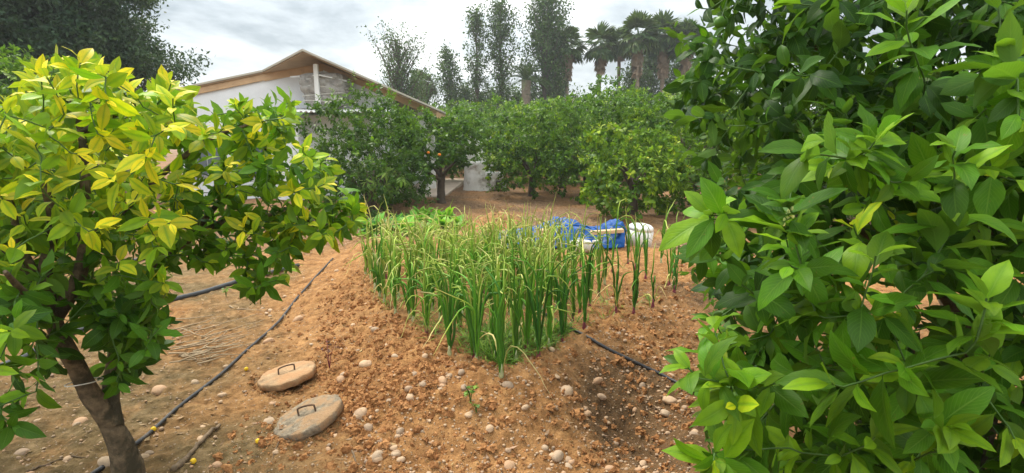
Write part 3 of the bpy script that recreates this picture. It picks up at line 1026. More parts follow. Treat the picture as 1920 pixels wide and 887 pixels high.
for p, k, t in zip(paths, kind, tips):
    if k == 3:
        dress(lv, p, int(rr.integers(9, 13)), 0.138, 0.42, 0.52, 0.36, 0.15, 0.2, upface=0.9)
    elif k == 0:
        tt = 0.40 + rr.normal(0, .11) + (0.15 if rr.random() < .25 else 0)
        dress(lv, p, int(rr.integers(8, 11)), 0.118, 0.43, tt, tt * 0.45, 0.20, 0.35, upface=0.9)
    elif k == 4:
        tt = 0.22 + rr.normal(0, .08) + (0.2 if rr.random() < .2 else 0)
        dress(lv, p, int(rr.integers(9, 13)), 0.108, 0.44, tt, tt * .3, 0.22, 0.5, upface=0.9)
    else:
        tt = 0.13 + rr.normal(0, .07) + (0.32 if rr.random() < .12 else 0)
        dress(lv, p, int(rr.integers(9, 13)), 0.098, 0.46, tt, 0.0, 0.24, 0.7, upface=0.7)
    if len(p[0]) > 6 and rr.random() < 0.6:
        kk = max(4, len(p[0]) - 4)
        dress(lv, (p[0][:kk], p[1][:kk]), 5, 0.105, 0.48, 0.10, 0.0, 0.25, 0.6)
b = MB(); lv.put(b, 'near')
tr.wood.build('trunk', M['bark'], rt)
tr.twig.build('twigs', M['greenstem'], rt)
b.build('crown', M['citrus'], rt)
for (x, y, Y, r) in [(1772, 162, 1.62, .032), (1352, 42, 2.15, .026)]:
    fruit('fruit', M['greenfruit'], W(x, y, Y), r, rt)
bb = MB()
for k in range(9):
    V, F = ICO2
    c = W(1482, 402, 1.16) + R.normal(0, .008, 3)
    bb.add(V * np.array([0.003, .003, .0055]) + c, F)
bb.build('flower_bud', M['bud'], rt)
# ================================================================ onions
rr = np.random.default_rng(77)
ONP = np.array([G(*p, 0.2)[:2] for p in [(680, 528), (740, 598), (842, 664), (940, 704), (1012, 668), (1095, 616), (1228, 575), (1278, 520), (1240, 490), (1100, 490), (900, 494), (735, 498), (690, 506)]])


def onion_plant(xy, H, n, lean_az, dry, tall=False, redneck=False, lv_tint=0.2):
    z = float(gz(xy[0], xy[1]))
    root = empty('onion_plant', (xy[0], xy[1], z))
    fan = rr.uniform(0, PI)
    mb, dm, bm_ = MB(), MB(), MB()
    ndry = 0
    for i in range(n):
        side = (i % 2) * 2 - 1
        az = fan + (0 if side > 0 else PI) + rr.normal(0, 0.55)
        h0 = rr.uniform(0.01, 0.07)
        L = H * rr.uniform(0.8, 1.45)
        isdry = rr.random() < dry
        if isdry: L *= 0.8
        lean = abs(rr.normal(0.13, 0.10)) + (0.35 if isdry else 0)
        m = 13
        s = np.linspace(0, 1, m)
        kink = rr.uniform(0.45, 0.88) if not isdry else rr.uniform(0.2, 0.45)
        btot = rr.uniform(0.9, 2.7) if rr.random() < 0.85 else rr.uniform(0, .4)
        if isdry: btot = rr.uniform(1.6, 2.6)
        ang = lean * (0.4 + 0.6 * s) + btot * sstep(kink - 0.16, kink + rr.uniform(.10, .3), s)
        step = L / (m - 1)
        dx = np.concatenate([[0], np.cumsum(np.sin(ang[:-1]) * step)])
        dz = np.concatenate([[0], np.cumsum(np.cos(ang[:-1]) * step)])
        wob = np.cumsum(rr.normal(0, 0.006, m))
        P = np.column_stack([dx * math.cos(az) - wob * math.sin(az), dx * math.sin(az) + wob * math.cos(az), h0 * 0.6 + dz])
        P[:, 2] = np.maximum(P[:, 2], 0.012)
        rmx = rr.uniform(.0052, .0092) * (0.6 if isdry else 1)
        r = rmx * np.interp(s, [0, .12, .45, .8, 1], [.6, .85, 1, .62, .12])
        t0 = lv_tint + rr.normal(0, .07)
        tint = np.clip(t0 + (0.34 + rr.normal(0, .15)) * sstep(0.4, 1.0, s), 0, 1) if not isdry else np.clip(0.7 + 0.35 * s + rr.normal(0, .05), 0, 1)
        col = np.column_stack([tint, np.full(m, rr.random()), np.zeros(m)])
        tube(dm if isdry else mb, P, r, 6, cap=False, col=col, flat=0.75)
        ndry += isdry
    neck = np.array([[0, 0, -.03], [0, 0, 0.01], [0, 0, .035], [0, 0, .07]])
    tube(bm_, neck, [.014, .014, .009, .006], 8)
    mb.build('leaves', M['onion'], root)
    if ndry: dm.build('dry_leaves', M['onion'], root)
    bm_.build('neck', M['redbulb' if redneck else 'bulb'], root)
    return root


ong = 'onion plants growing in the raised bed'
named = [((940, 704), .52, 10, 'onion plant at the front corner of the bed, nearest the two concrete lids'),
         ((893, 678), .56, 11, 'tall straight onion plant second from the front corner, with a dry orange leaf'),
         ((843, 664), .46, 9, 'onion plant left of the front corner with pale bent tips'),
         ((1010, 668), .58, 9, 'onion plant with a purple neck just right of the front corner'),
         ((1053, 640), .52, 8, 'leaning onion plant beside the black pipe with red bulb showing'),
         ((1095, 615), .54, 8, 'upright onion plant standing behind the black pipe'),
         ((1155, 585), .46, 6, 'thin onion plant in front of the blue tarpaulin, right of the pipe'),
         ((1188, 588), .48, 7, 'onion plant in front of the white drum with its neck bare'),
         ((1224, 575), .42, 4, 'sparse two-stemmed onion plant on bare soil right of the drum'),
         ((1264, 548), .40, 6, 'brownish onion plant closest to the dark citrus tree'),
         ((800, 612), .42, 8, 'short onion plant on the left edge of the bed above the slope'),
         ((768, 596), .44, 8, 'narrow onion plant on the left edge with straw leaf at its foot'),
         ((742, 590), .42, 8, 'onion plant on the left edge nearest the yellow leaf tips'),
         ((712, 556), .44, 9, 'bushy onion plant at the far left edge of the bed')]
taken = []
for (p, H, n, lab) in named:
    q = GP(*p)
    right = p[0] > 1000
    o = onion_plant(q[:2], H, n, 0, 0.10 if not right else 0.12, redneck=right, lv_tint=0.12 if right else 0.22)
    tag(o, lab, 'onion', ong)
    taken.append(q[:2])
cnt = 0
for k in range(6000):
    x = rr.uniform(ONP[:, 0].min(), ONP[:, 0].max()); y = rr.uniform(ONP[:, 1].min(), ONP[:, 1].max())
    if not in_poly(np.array(x), np.array(y), ONP): continue
    rightish = sstep(0.35, 0.9, x)
    dm_ = 0.131 + 0.16 * rightish
    if min(np.hypot(x - a, y - b) for a, b in taken) < dm_: continue
    taken.append(np.array([x, y]))
    far = sstep(3.5, 6, y)
    o = onion_plant((x, y), rr.uniform(.42, .60), int(rr.integers(6, 9)) - int(2 * rightish), 0, 0.12, redneck=rr.random() < .2 + .5 * rightish, lv_tint=0.31 + 0.24 * far * (1 - rightish))
    if rightish > 0.5:
        tag(o, 'onion plant in the thin right-hand part of the bed before the blue tarpaulin', 'onion', ong + ' by the tarpaulin')
    else:
        tag(o, 'onion plant in the crowded middle of the bed with bent tips', 'onion', ong + ' in the crowd')
    cnt += 1
    if cnt > 210: break
print('onions', cnt)

# ---------------------------------------------------------------- weeds and seedlings
lv = Leaves()
for k in range(620):
    if k < 300:
        x = rr.uniform(ONP[:, 0].min(), ONP[:, 0].max()); y = rr.uniform(ONP[:, 1].min(), 4.6)
        if not in_poly(np.array(x), np.array(y), ONP): continue
    else:
        q = scatter_px(1, [(860, 680), (940, 722), (1010, 690), (1080, 640), (950, 640), (900, 650)], rr)[0]
        x, y = q
    z = float(gz(x, y))
    for i in range(int(rr.integers(5, 12))):
        a = rr.uniform(0, 6.28); e = rr.uniform(0.3, 1.2)
        d = np.array([math.cos(a) * math.cos(e), math.sin(a) * math.cos(e), math.sin(e)])
        lv.add((x + rr.normal(0, .02), y + rr.normal(0, .02), z), d, UP + d * .1 + rr.normal(0, .1, 3), rr.uniform(.04, .15), rr.uniform(.004, .009), rr.uniform(.2, 1.2), .2, rr.random())
b = MB(); lv.put(b, 'mid')
tag(b.build('weeds', M['weed']), kind='stuff')


def seedling(p, h, n, L, label, mt='weed', ratio=.5):
    q = GP(*p)
    root = empty('seedling', q, 0, label, 'seedling')
    sb, lv = MB(), Leaves()
    for s in range(3):
        a = rr.uniform(0, 6.28)
        P = smooth_path([(0, 0, -.01), (.1 * h * math.cos(a), .1 * h * math.sin(a), h * .5), (.35 * h * math.cos(a), .35 * h * math.sin(a), h * rr.uniform(.8, 1))], 4)
        tube(sb, P, np.linspace(.003, .0015, len(P)), 5)
        for i in range(n):
            k = int(rr.integers(len(P) // 2, len(P)))
            aa = rr.uniform(0, 6.28)
            d = np.array([math.cos(aa), math.sin(aa), rr.uniform(-.3, .6)])
            lv.add(P[k], d, UP + rr.normal(0, .3, 3), L * rr.uniform(.6, 1.1), L * ratio, .5, .3, rr.random() * .8)
    sb.build('stem', M['greenstem'] if mt != 'redleaf' else M['redbulb'], root)
    b = MB(); lv.put(b, 'near'); b.build('leaves', M[mt], root)


seedling((882, 752), .10, 5, .035, 'small bright green seedling on the stony soil in front of the onions')
seedling((893, 772), .05, 4, .028, 'tiny green seedling just below the bigger seedling')
seedling((618, 690), .20, 4, .045, 'withered dark red plant standing behind the upper concrete lid', 'redleaf', .35)
seedling((424, 556), .10, 5, .04, 'small green weed growing beside the thick grey pipe')

# ---------------------------------------------------------------- leafy vegetables behind the onions
vg = 'leafy vegetables behind the onion rows'
VP = [(735, 428), (760, 415), (790, 425), (815, 410), (845, 420), (780, 402), (810, 396), (835, 400), (750, 400), (725, 408), (790, 388), (858, 408), (765, 438), (825, 432), (700, 432), (710, 415)]
for i, (px, py) in enumerate(VP):
    q = G(px, py + 14, 0.10)
    q[2] = float(gz(q[0], q[1]))
    root = empty('leafy_vegetable', q, 0, ['broad-leaved light green vegetable plant in the low patch behind the onions', 'dark crinkled vegetable plant in the low patch near the house citrus'][int(px < 760)], 'vegetable', vg + (' dark' if px < 760 else ''))
    lv = Leaves()
    dark = px < 760
    for k in range(26):
        a = rr.uniform(0, 6.28); e = rr.uniform(0.35, 1.45)
        d = np.array([math.cos(a) * math.cos(e), math.sin(a) * math.cos(e), math.sin(e)])
        lv.add((rr.normal(0, .03), rr.normal(0, .03), 0.0), d, UP * .6 - np.array([math.cos(a), math.sin(a), 0]) * .6, rr.uniform(.22, .42), rr.uniform(.10, .17), rr.uniform(.5, 1.5), rr.uniform(.1, .5), (rr.uniform(0, .35) if dark else rr.uniform(.4, .9)), None, rr.normal(0, .3), .35)
    b = MB(); lv.put(b, 'near')
    b.build('leaves', M['greens'], root)
    sb = MB(); tube(sb, np.array([[0, 0, -.03], [0, 0, .03], [0, 0, .07]]), [.02, .018, .012], 7)
    sb.build('stem', M['greenstem'], root)

# ---------------------------------------------------------------- the long-leaved shrub
q = G(715, 410, 0.0); q[2] = float(gz(q[0], q[1]))
ls = empty('shrub', q, 0, 'small shrub with long drooping pale leaves, in front of the citrus by the house', 'shrub')
tr = Tree()
for k in range(6):
    a = k * 1.05 + rr.normal(0, .2)
    tr.limb([(0, 0, -.03), (.1 * math.cos(a), .1 * math.sin(a), .35), (.28 * math.cos(a), .28 * math.sin(a), .75), (.45 * math.cos(a), .45 * math.sin(a), 1.0)], [.018, .014, .01, .004], 7)
tips = np.column_stack([rr.normal(0, .30, 46), rr.normal(0, .30, 46), rr.uniform(.55, 1.22, 46)])
od = nrm(tips * [1, 1, 0] + UP * .5)
pp = tr.shoots(tips, od)
lv = Leaves()
for p in pp:
    dress(lv, p, 9, .20, .22, .8, .25, .22, .9, upface=1.2, bendr=(.6, 1.5), wave=.2)
b = MB(); lv.put(b, 'near'); b.build('crown', M['loquat'], ls)
tr.wood.build('stems', M['bark'], ls); tr.twig.build('twigs', M['greenstem'], ls)


# ================================================================ orchard citrus trees
def citrus_proto(seed, Rr, H, skirt, ntips, nleaf, L, t_hi, t_lo, open_=0.0):
    """an orchard citrus tree with its foot at the origin"""
    global R
    R = np.random.default_rng(seed)
    tr = Tree()
    hs = R.uniform(.45, .65)
    tr.limb([(0, 0, -.1), (.02, 0, hs * .5), (.0, .03, hs)], [.11, .085, .075], 10)
    nl = 7
    for k in range(nl):
        a = k * 2 * PI / nl + R.normal(0, .25)
        e = R.uniform(.6, 1.25)
        l = .55 * min(Rr, H)
        d = np.array([math.cos(a) * math.cos(e), math.sin(a) * math.cos(e), math.sin(e)])
        b0 = np.array([0, .02, hs * .9])
        tr.limb([b0, b0 + d * l * .5 + R.normal(0, .05, 3), b0 + d * l + R.normal(0, .08, 3) + [0, 0, .05]], [.05, .035, .018], 7, 5)
    zc = (H + skirt) / 2
    hz = (H - skirt) / 2
    dirs = rdir(ntips * 2)
    dirs = dirs[dirs[:, 2] > -0.9]
    dirs = dirs / (np.abs(np.hypot(dirs[:, 0], dirs[:, 1])) ** 2.8 + np.abs(dirs[:, 2]) ** 2.8)[:, None] ** (1 / 2.8)
    lump = 1 + 0.30 * fbm(dirs[:, 0] * 1.8 + seed, dirs[:, 1] * 1.8, dirs[:, 2] * 1.8, 2)
    rad_ = lump * np.where(R.random(len(dirs)) < .75, R.uniform(.82, 1.0, len(dirs)), R.uniform(.45, .8, len(dirs)))
    P = dirs * rad_[:, None] * [Rr, Rr, hz] + [0, 0, zc]
    P = poisson(P, 0.085 * Rr ** .5)[:ntips]
    od = nrm(nrm((P - [0, 0, zc]) / [Rr, Rr, hz]) * .9 + UP * .45 + R.normal(0, .3, P.shape))
    paths = tr.shoots(P, od, k=3, seg=.12, rmax=.014)
    lv = Leaves()
    for p, q in zip(paths, P):
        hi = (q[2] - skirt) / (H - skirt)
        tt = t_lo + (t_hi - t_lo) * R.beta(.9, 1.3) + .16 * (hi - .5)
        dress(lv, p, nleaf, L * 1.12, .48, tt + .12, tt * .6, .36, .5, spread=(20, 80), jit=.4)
    b = MB(); lv.put(b, 'mid')
    root = empty('citrus_tree')
    tr.wood.build('trunk', M['darkbark'], root)
    tr.twig.build('twigs', M['darkbark'], root)
    b.build('crown', M['citrus_far'], root)
    return root


PROTO = {
    'round': citrus_proto(101, 1.75, 2.65, .20, 600, 17, .115, .70, .12),
    'wide': citrus_proto(102, 2.1, 2.95, .20, 680, 17, .12, .66, .10),
    'tall': citrus_proto(103, 1.42, 2.9, .04, 620, 16, .105, .40, .02),
    'lifted': citrus_proto(106, 1.02, 2.35, .80, 330, 16, .105, .45, .08),
    'bush': citrus_proto(104, 1.15, 1.72, -.02, 460, 15, .115, .76, .28),
    'dark': citrus_proto(105, 1.8, 3.1, .25, 660, 17, .115, .55, .05),
}
used = set()


def place(kind, px, Y, s, rz, label, group=None, sz=None):
    o = PROTO[kind]
    if kind in used: o = copy_tree(o)
    used.add(kind)
    x = W(px, 270, Y)[0]
    o.location = (x, Y, float(gz(x, Y)))
    o.scale = (s, s, sz or s)
    o.rotation_euler = (0, 0, rz)
    tag(o, label, 'tree', group)
    return o


og = 'citrus trees of the orchard'
tA = place('tall', 690, 11.2, .93, .3, 'dark citrus tree standing right in front of the white gable wall', og, .88)
tA2 = place('tall', 728, 13.0, .70, 2.0, 'dark citrus tree between the gable wall and the tree with two oranges', og, .82)
tB = place('lifted', 826, 13.4, 1.12, 4.0, 'citrus tree bearing ripe oranges beside the white porch pillars', og, 1.0)
place('round', 996, 15.6, .92, 0.0, 'rounded citrus tree overhanging the whitewashed well', og)
place('wide', 1120, 15.0, .98, 1.0, 'broad citrus tree in the centre of the orchard behind the low bush', og)
place('bush', 1190, 10.8, 1.0, .5, 'low bright green citrus bush with foliage reaching the ground in the open soil', og)
place('round', 1305, 13.5, 1.12, 2.2, 'citrus tree half hidden behind the left edge of the big dark citrus', og)
place('dark', 1055, 18.5, .95, 1.0, 'citrus tree in the gap between the rounded tree and the broad tree', og)
for (k, px, Y, s, rz) in [('dark', 880, 21, .98, .2), ('wide', 985, 22, 1.1, 2.5), ('dark', 1100, 22, 1.1, 3.9), ('tall', 1140, 21, 1.30, 3.0), ('wide', 1220, 22, 1.08, 4.4), ('dark', 1330, 20, 1.1, 5.1)]:
    place(k, px, Y, s, rz, 'citrus tree in the second orchard row behind the rounded and the broad tree', og + ' second row')
for i, px in enumerate(range(760, 1420, 92)):
    place(['dark', 'wide', 'round'][i % 3], px, 27 + (i % 2), 1.2, i * 1.3, 'citrus tree in the dim far orchard row below the palms', og + ' far row')
for i, px in enumerate(range(700, 1460, 84)):
    place(['wide', 'dark'][i % 2], px, 33 + (i % 3), 1.25, i * 2.1 + 1, 'citrus tree in the dim far orchard row below the palms', og + ' far row')
place('dark', 35, 9.5, .98, 2.8, 'citrus tree behind the yellow-tipped citrus, under the big dark tree', og)
place('wide', -140, 8.0, .95, .8, 'citrus tree past the left edge, beyond the yellow-tipped citrus', og)
place('dark', 1500, 10.0, .95, .9, 'citrus tree directly behind the crown of the big glossy citrus', og)
place('wide', 1720, 9.0, .95, 1.9, 'citrus tree behind the trunk of the big glossy citrus', og)
place('dark', 2060, 8.0, 1.0, 5.9, 'citrus tree past the right edge of the view', og)
for (px, py, Y, par) in [(803, 286, 12.35, tB), (824, 290, 12.25, tB)]:
    w = W(px, py, Y)
    o = fruit('orange', M['orange'], (0, 0, 0), .033, par)
    bpy.context.view_layer.update()
    o.location = par.matrix_world.inverted() @ Vector(w)
# ================================================================ the white house
HY = 15.0
house = empty('house', (W(520, 270, HY)[0], HY, 0), 0, 'white gabled outbuilding with tan roof edge seen over the citrus leaves', 'house')
HO = np.array(house.location)


def H_(name, mb, mt, smooth=False, parent=house):
    for v in mb.V: v -= HO.astype(np.float32)
    return mb.build(name, mt, parent, smooth=smooth)


def slab(mb, poly, t):
    p = np.asarray(poly, float)
    n = len(p)
    V = np.concatenate([p, p - [0, 0, t]])
    q = np.array([[i, (i + 1) % n, n + (i + 1) % n, n + i] for i in range(n)])
    mb.add(V, [np.arange(n)[None], np.arange(n, 2 * n)[::-1][None], q])


PK = W(605, 113, HY)                     # peak of the wall
AP = W(567, 95, 13.35); AP[2] = PK[2] + .02   # tip of the projecting ridge
L1 = W(492, 131, HY - .12)
L2 = W(300, 171, HY - .12)
L3 = L2 + (L2 - L1) * .25
RE = W(824, 205, HY - .12)
back = np.array([0, 7.5, 0])
PKb = PK + back
mb = MB(); slab(mb, [AP, PKb, L3 + back, L3, L1], .05); slab(mb, [AP, RE, RE + back, PKb], .05)
H_('roof', mb, M['roofing'])
mb = MB()
e = np.array([0, 0, -.056])
slab(mb, [AP + e + [0, .05, 0], PKb + e, L3 + back + e, L3 + e + [0, .03, 0], L1 + e + [0, .03, 0]], .03)
slab(mb, [AP + e + [.0, .05, 0], RE + e + [-.03, .03, 0], RE + back + e, PKb + e], .03)
H_('soffit', mb, M['soffit'])


def beam(mb, a, b, h, t):
    a, b = np.asarray(a), np.asarray(b)
    V = []
    for p in (a, b):
        for dy in (0, t):
            for dz in (0, -h):
                V.append(p + [0, dy, dz])
    V = np.array(V)
    mb.add(V, np.array([[0, 1, 5, 4], [2, 6, 7, 3], [0, 4, 6, 2], [1, 3, 7, 5], [0, 2, 3, 1], [4, 5, 7, 6]]))


mb = MB(); o_ = np.array([0, 0.0, -.09])
beam(mb, PK + o_ + [0, -.05, 0], np.array([L1[0], HY - .05, PK[2] - (PK[0] - L1[0]) * (PK[2] - L1[2]) / (PK[0] - L1[0])]) + o_, .19, .045)
beam(mb, np.array([L1[0] - .002, HY - .05, L1[2]]) + o_, np.array([L3[0], HY - .05, L3[2]]) + o_, .17, .045)
beam(mb, PK + o_ + [.002, -.05, 0], np.array([RE[0], HY - .05, RE[2]]) + o_, .17, .045)
H_('fascia_board', mb, M['fascia'])
xr = W(728, 270, HY)[0]
zr = np.interp(xr, [PK[0], RE[0]], [PK[2], RE[2]]) - .1
mb = MB()
# gable wall with real thickness
wl = [[L2[0] + .3, HY, -.1], [xr, HY, -.1], [xr, HY, zr], [PK[0], HY, PK[2] - .1], [L1[0], HY, L1[2] - .1], [L2[0] + .3, HY, np.interp(L2[0] + .3, [L3[0], L1[0]], [L3[2], L1[2]]) - .1]]
wl = np.array(wl); n = len(wl)
V = np.concatenate([wl, wl + [0, .2, 0]])
mb.add(V, [np.arange(n)[::-1][None], np.arange(n, 2 * n)[None], np.array([[i, (i + 1) % n, n + (i + 1) % n, n + i] for i in range(n)])])
H_('gable_wall', mb, M['white'])
mb = MB()
box(mb, (xr - .1, HY + 3.8, (zr - .1) / 2 - .05), (.2, 7.1, zr + .1))
H_('side_wall', mb, M['white'])
mb = MB()
box(mb, (L2[0] + .4, HY + 3.8, 1.35), (.2, 7.1, 2.8))
H_('side_wall', mb, M['white'])
for px in (390, 470):
    mb = MB(); c = W(px, 300, HY - .03)
    box(mb, (c[0], HY - .02, c[2]), (.95, .09, .95), bev=.008)
    f = H_('window', mb, M['greyframe'])
    mb = MB(); box(mb, (c[0] - .22, HY - .07, c[2]), (.40, .02, .82)); box(mb, (c[0] + .22, HY - .07, c[2]), (.40, .02, .82))
    for v in mb.V: v -= HO.astype(np.float32)
    mb.build('glass', M['glass'], f, smooth=False)
# porch
for (px, Yp) in [(794, 15.5), (808, 17.3)]:
    mb = MB(); x = W(px, 270, Yp)[0]
    zt = np.interp(x, [PK[0], RE[0]], [PK[2], RE[2]]) - .12
    box(mb, (x, Yp, zt / 2), (.24, .24, zt), bev=.012)
    H_('porch_pillar', mb, M['whitewood'])
mb = MB(); box(mb, (RE[0] - 1.0, HY + 3.4, .03), (2.2, 7.6, .14), bev=.02)
H_('porch_floor', mb, M['porch'])
mb = MB(); box(mb, (RE[0] - .06, HY + 3.7, RE[2] - .16), (.06, 7.6, .20)); H_('eave_board', mb, M['fascia'])
# lean-to under the gable
mb = MB()
xa, xb, xc = W(512, 270, 14.0)[0], W(560, 270, 14.0)[0], W(735, 270, 14.3)[0]
zt = W(560, 214, 14.0)[2]
box(mb, ((xa + xb) / 2, 14.45, zt / 2 - .05), (xb - xa, .9, zt + .1))
box(mb, ((xb + xc) / 2 + .002, 14.75, zt / 2 - .05), (xc - xb, .3, zt + .1))
H_('lean_to_wall', mb, M['white'])
mb = MB()
xs = np.linspace(xa - .1, xc + .1, 160)
V = []
for (y, z0) in ((13.72, zt + .05), (15.0, zt + .20)):
    for dz in (0, -.012):
        V.append(np.column_stack([xs, np.full(160, y), z0 + dz + .022 * np.sin(xs * 2 * PI / .13)]))
V = np.concatenate(V); k = np.arange(159)
mb.add(V, [np.stack([k + a, k + 1 + a, k + 1 + b_, k + b_], 1) for a, b_ in ((0, 320), (480, 160), (160, 0), (320, 480))])
H_('corrugated_awning', mb, M['whitewood'], True)
for px, y in ((601, 13.95), (646, 14.9)):
    mb = MB(); x = W(px, 270, y)[0]
    box(mb, (x, y, (zt + .1 + PK[2] - .25 - (.3 if px > 620 else 0)) / 2), (.11, .09, PK[2] - .25 - (.3 if px > 620 else 0) - zt - .1), bev=.006)
    H_('gable_post', mb, M['whitewood'])
# grey wrapped bundle tied up under the ridge
c0, c1 = W(573, 200, 14.35), W(648, 138, 14.35)
bc = (c0 + c1) / 2
sx, sz = (c1[0] - c0[0]) / 2, (c1[2] - c0[2]) / 2
b = bmesh.new(); bmesh.ops.create_cube(b, size=2.0)
bmesh.ops.subdivide_edges(b, edges=list(b.edges), cuts=22, use_grid_fill=True)
for v in b.verts:
    p = np.array(v.co[:])
    q = np.sign(p) * np.abs(p)
    l = (np.abs(p) ** 5).sum() ** .2
    p = p / l
    z = p[2]
    waist = 1 - .16 * math.exp(-((z + .45) / .35) ** 2) + .03 * z
    for zr_ in (.62, .15, -.32, -.72): waist -= .07 * math.exp(-((z - zr_ + .08 * p[0]) / .05) ** 2)
    nz = float(1 - abs(fbm(p[0] * 2.2, p[1] * 2.2 + 3, p[2] * 2.6, 3))) * .10
    p = p * np.array([sx * waist + nz * .6, .34 * waist + nz * .6, sz]) 
    v.co = Vector(p)
mb = MB(); add_bm(mb, b)
bo = mb.build('wrapped_bundle', M['tarpwrap'], None, bc)
tag(bo, 'grey cloth bundle bound with cord, stored on the awning under the gable peak', 'bundle')
mb = MB()
for zz, tlt in ((.62, .05), (.15, -.06), (-.32, .08), (-.72, -.04)):
    a = np.linspace(0, 2 * PI, 40)
    ex = np.sign(np.cos(a)) * np.abs(np.cos(a)) ** .4; ey = np.sign(np.sin(a)) * np.abs(np.sin(a)) ** .4
    tube(mb, np.column_stack([ex * (sx * .99), ey * .345, zz * sz + tlt * ex * sx]), .008, 5, cap=False)
mb.build('cord', M['rope'], bo)
mb = MB(); tube(mb, np.array([W(545, 144, 14.3), W(600, 141, 13.9), W(650, 152, 14.1)]), .018, 6)
H_('rail', mb, M['whitewood'], True)

# pale far building behind the orchard
mb = MB(); c = W(1095, 200, 70); box(mb, (c[0], 70, 3.4), (9, 6, 7))
fb = mb.build('far_building', M['white'], smooth=False)
tag(fb, 'pale flat building glimpsed between the orchard and the palms', 'building')
mb = MB(); box(mb, (c[0], 70, 7.0), (9.4, 6.4, .3)); mb.build('roof', M['roofing'], fb, smooth=False)

# ================================================================ the whitewashed well
wc = W(897, 270, 17.6); wc[2] = float(gz(wc[0], 17.6))
well = empty('well', wc, 0, 'old whitewashed round masonry well with a ribbed upper shaft and small side opening', 'well')
mb = MB()
zz = np.linspace(-.1, .95, 16)
P = np.column_stack([np.zeros(16), np.zeros(16), zz])
tube(mb, P, .50 - .035 * (zz + .1) + .03 * np.exp(-((zz + .05) / .1) ** 2), 36, bump=.035, bscale=5)
mb.build('base', M['limewash'], well)
mb = MB()
zz = np.linspace(.951, 1.78, 100)
ridge = np.abs(np.sin((zz - .95) / .118 * PI))
P = np.column_stack([np.zeros(100), np.zeros(100), zz])
tube(mb, P, .452 - .022 * (ridge < .28) - .02 * (zz - .95), 36, bump=.008, bscale=4)
mb.build('shaft', M['whitetile'], well)
mb = MB()
box(mb, (.63, -.12, .20), (.5, .5, .16 * 2), bev=.03); box(mb, (.52, -.25, .48), (.62, .34, .24), bev=.04)
box(mb, (.50, -.36, .2), (.12, .12, .34), bev=.02); box(mb, (.86, -.36, .2), (.10, .12, .34), bev=.02)
mb.build('side_chamber', M['limewash'], well)
mb = MB(); box(mb, (.68, -.372, .20), (.22, .02, .22)); mb.build('opening', M['darkbark'], well, smooth=False)  # no real hole: flat dark panel, its colour stands in for the shade inside

# ================================================================ tarpaulin, planks, drum, sack
TY = 6.75
x0, x1 = W(935, 450, TY)[0], W(1172, 450, TY)[0]
nx_, ny_ = 190, 90
U_, V_ = np.meshgrid(np.linspace(0, 1, nx_), np.linspace(0, 1, ny_))
xx = x0 + (x1 - x0) * U_ + .05 * fbm(U_ * 5, V_ * 4, 1.0, 3)
yy = TY - .18 + .95 * V_ + .06 * fbm(U_ * 4, V_ * 5, 7.0, 3)
prof = np.interp(U_, [0, .18, .36, .44, .60, .72, .82, .90, .97, 1.0], [.08, .13, .20, .33, .30, .22, .20, .30, .33, .28])
cross = np.interp(V_, [0, .10, .22, .5, .8, 1.0], [.03, .35, .80, 1.0, .75, .05])
fold = (1 - np.abs(fbm(xx * 4, yy * 3.0, 2.0, 2))) * .09 + (1 - np.abs(fbm(xx * 10 + yy * 4, yy * 6, 5.0, 2))) * .03
zz = gz(xx, yy) * .0 + gbase(xx, yy) + .02 + prof * cross + (fold - .075) * sstep(0, .2, V_)
i = (np.arange(ny_ - 1)[:, None] * nx_ + np.arange(nx_ - 1)[None]).reshape(-1)
mb = MB(); mb.add(np.stack([xx, yy, zz], -1), np.stack([i, i + 1, i + nx_ + 1, i + nx_], 1))
tp_ = mb.build('tarpaulin', M['blue'])
sm = tp_.modifiers.new('thickness', 'SOLIDIFY'); sm.thickness = .004
tag(tp_, 'crumpled blue tarpaulin thrown over a low heap behind the onions', 'tarpaulin')


def plank(a, b, w, t, label):
    a, b = np.asarray(a), np.asarray(b)
    mb = MB(); L = np.linalg.norm(b - a); d = b - a
    box(mb, (0, 0, 0), (L, w, t), rz=math.atan2(d[1], d[0]), ry=-math.asin(d[2] / L), bev=.004)
    o = mb.build('plank', M['plank'], None, (a + b) / 2, False)
    tag(o, label, 'plank', 'planks weighing down the tarpaulin')


plank(W(1108, 437, TY - .16), W(1168, 432, TY - .12), .10, .045, 'rough plank lying along the right end of the blue tarpaulin')
plank(W(1008, 436, TY - .10), W(1034, 434, TY - .05), .16, .075, 'short stub of wood on the middle of the blue tarpaulin')
# drum lying on its side
dc = W(1203, 452, 6.9)
V = []
mb = MB()
prof_ = [(-.30, .0), (-.30, .07), (-.285, .13), (-.25, .158), (-.19, .168), (-.185, .160), (-.17, .160), (-.165, .170), (.0, .172), (.165, .170), (.17, .160), (.185, .160), (.19, .168), (.25, .158), (.285, .13), (.30, .07), (.30, 0)]
k = 32
a = np.arange(k) * 2 * PI / k
V = np.concatenate([np.column_stack([r_ * np.cos(a), np.full(k, z_ * .62), r_ * np.sin(a)]) for z_, r_ in prof_])
i = np.arange(len(prof_) - 1)[:, None] * k; j = np.arange(k)[None]
mb.add(V, np.stack([i + j, i + (j + 1) % k, i + k + (j + 1) % k, i + k + j], -1).reshape(-1, 4))
do = mb.build('plastic_drum', M['drum'], None, (dc[0], dc[1] + .12, float(gz(dc[0], dc[1] + .1)) + .17))
do.rotation_euler = (PI / 2 + .08, .10, 0)
tag(do, 'white plastic drum lying on its side at the right end of the tarpaulin', 'drum')
mb = MB(); tube(mb, np.array([[.09, -.18, .06], [.09, -.215, .06]]), .03, 16); mb.build('cap', M['drum'], do)
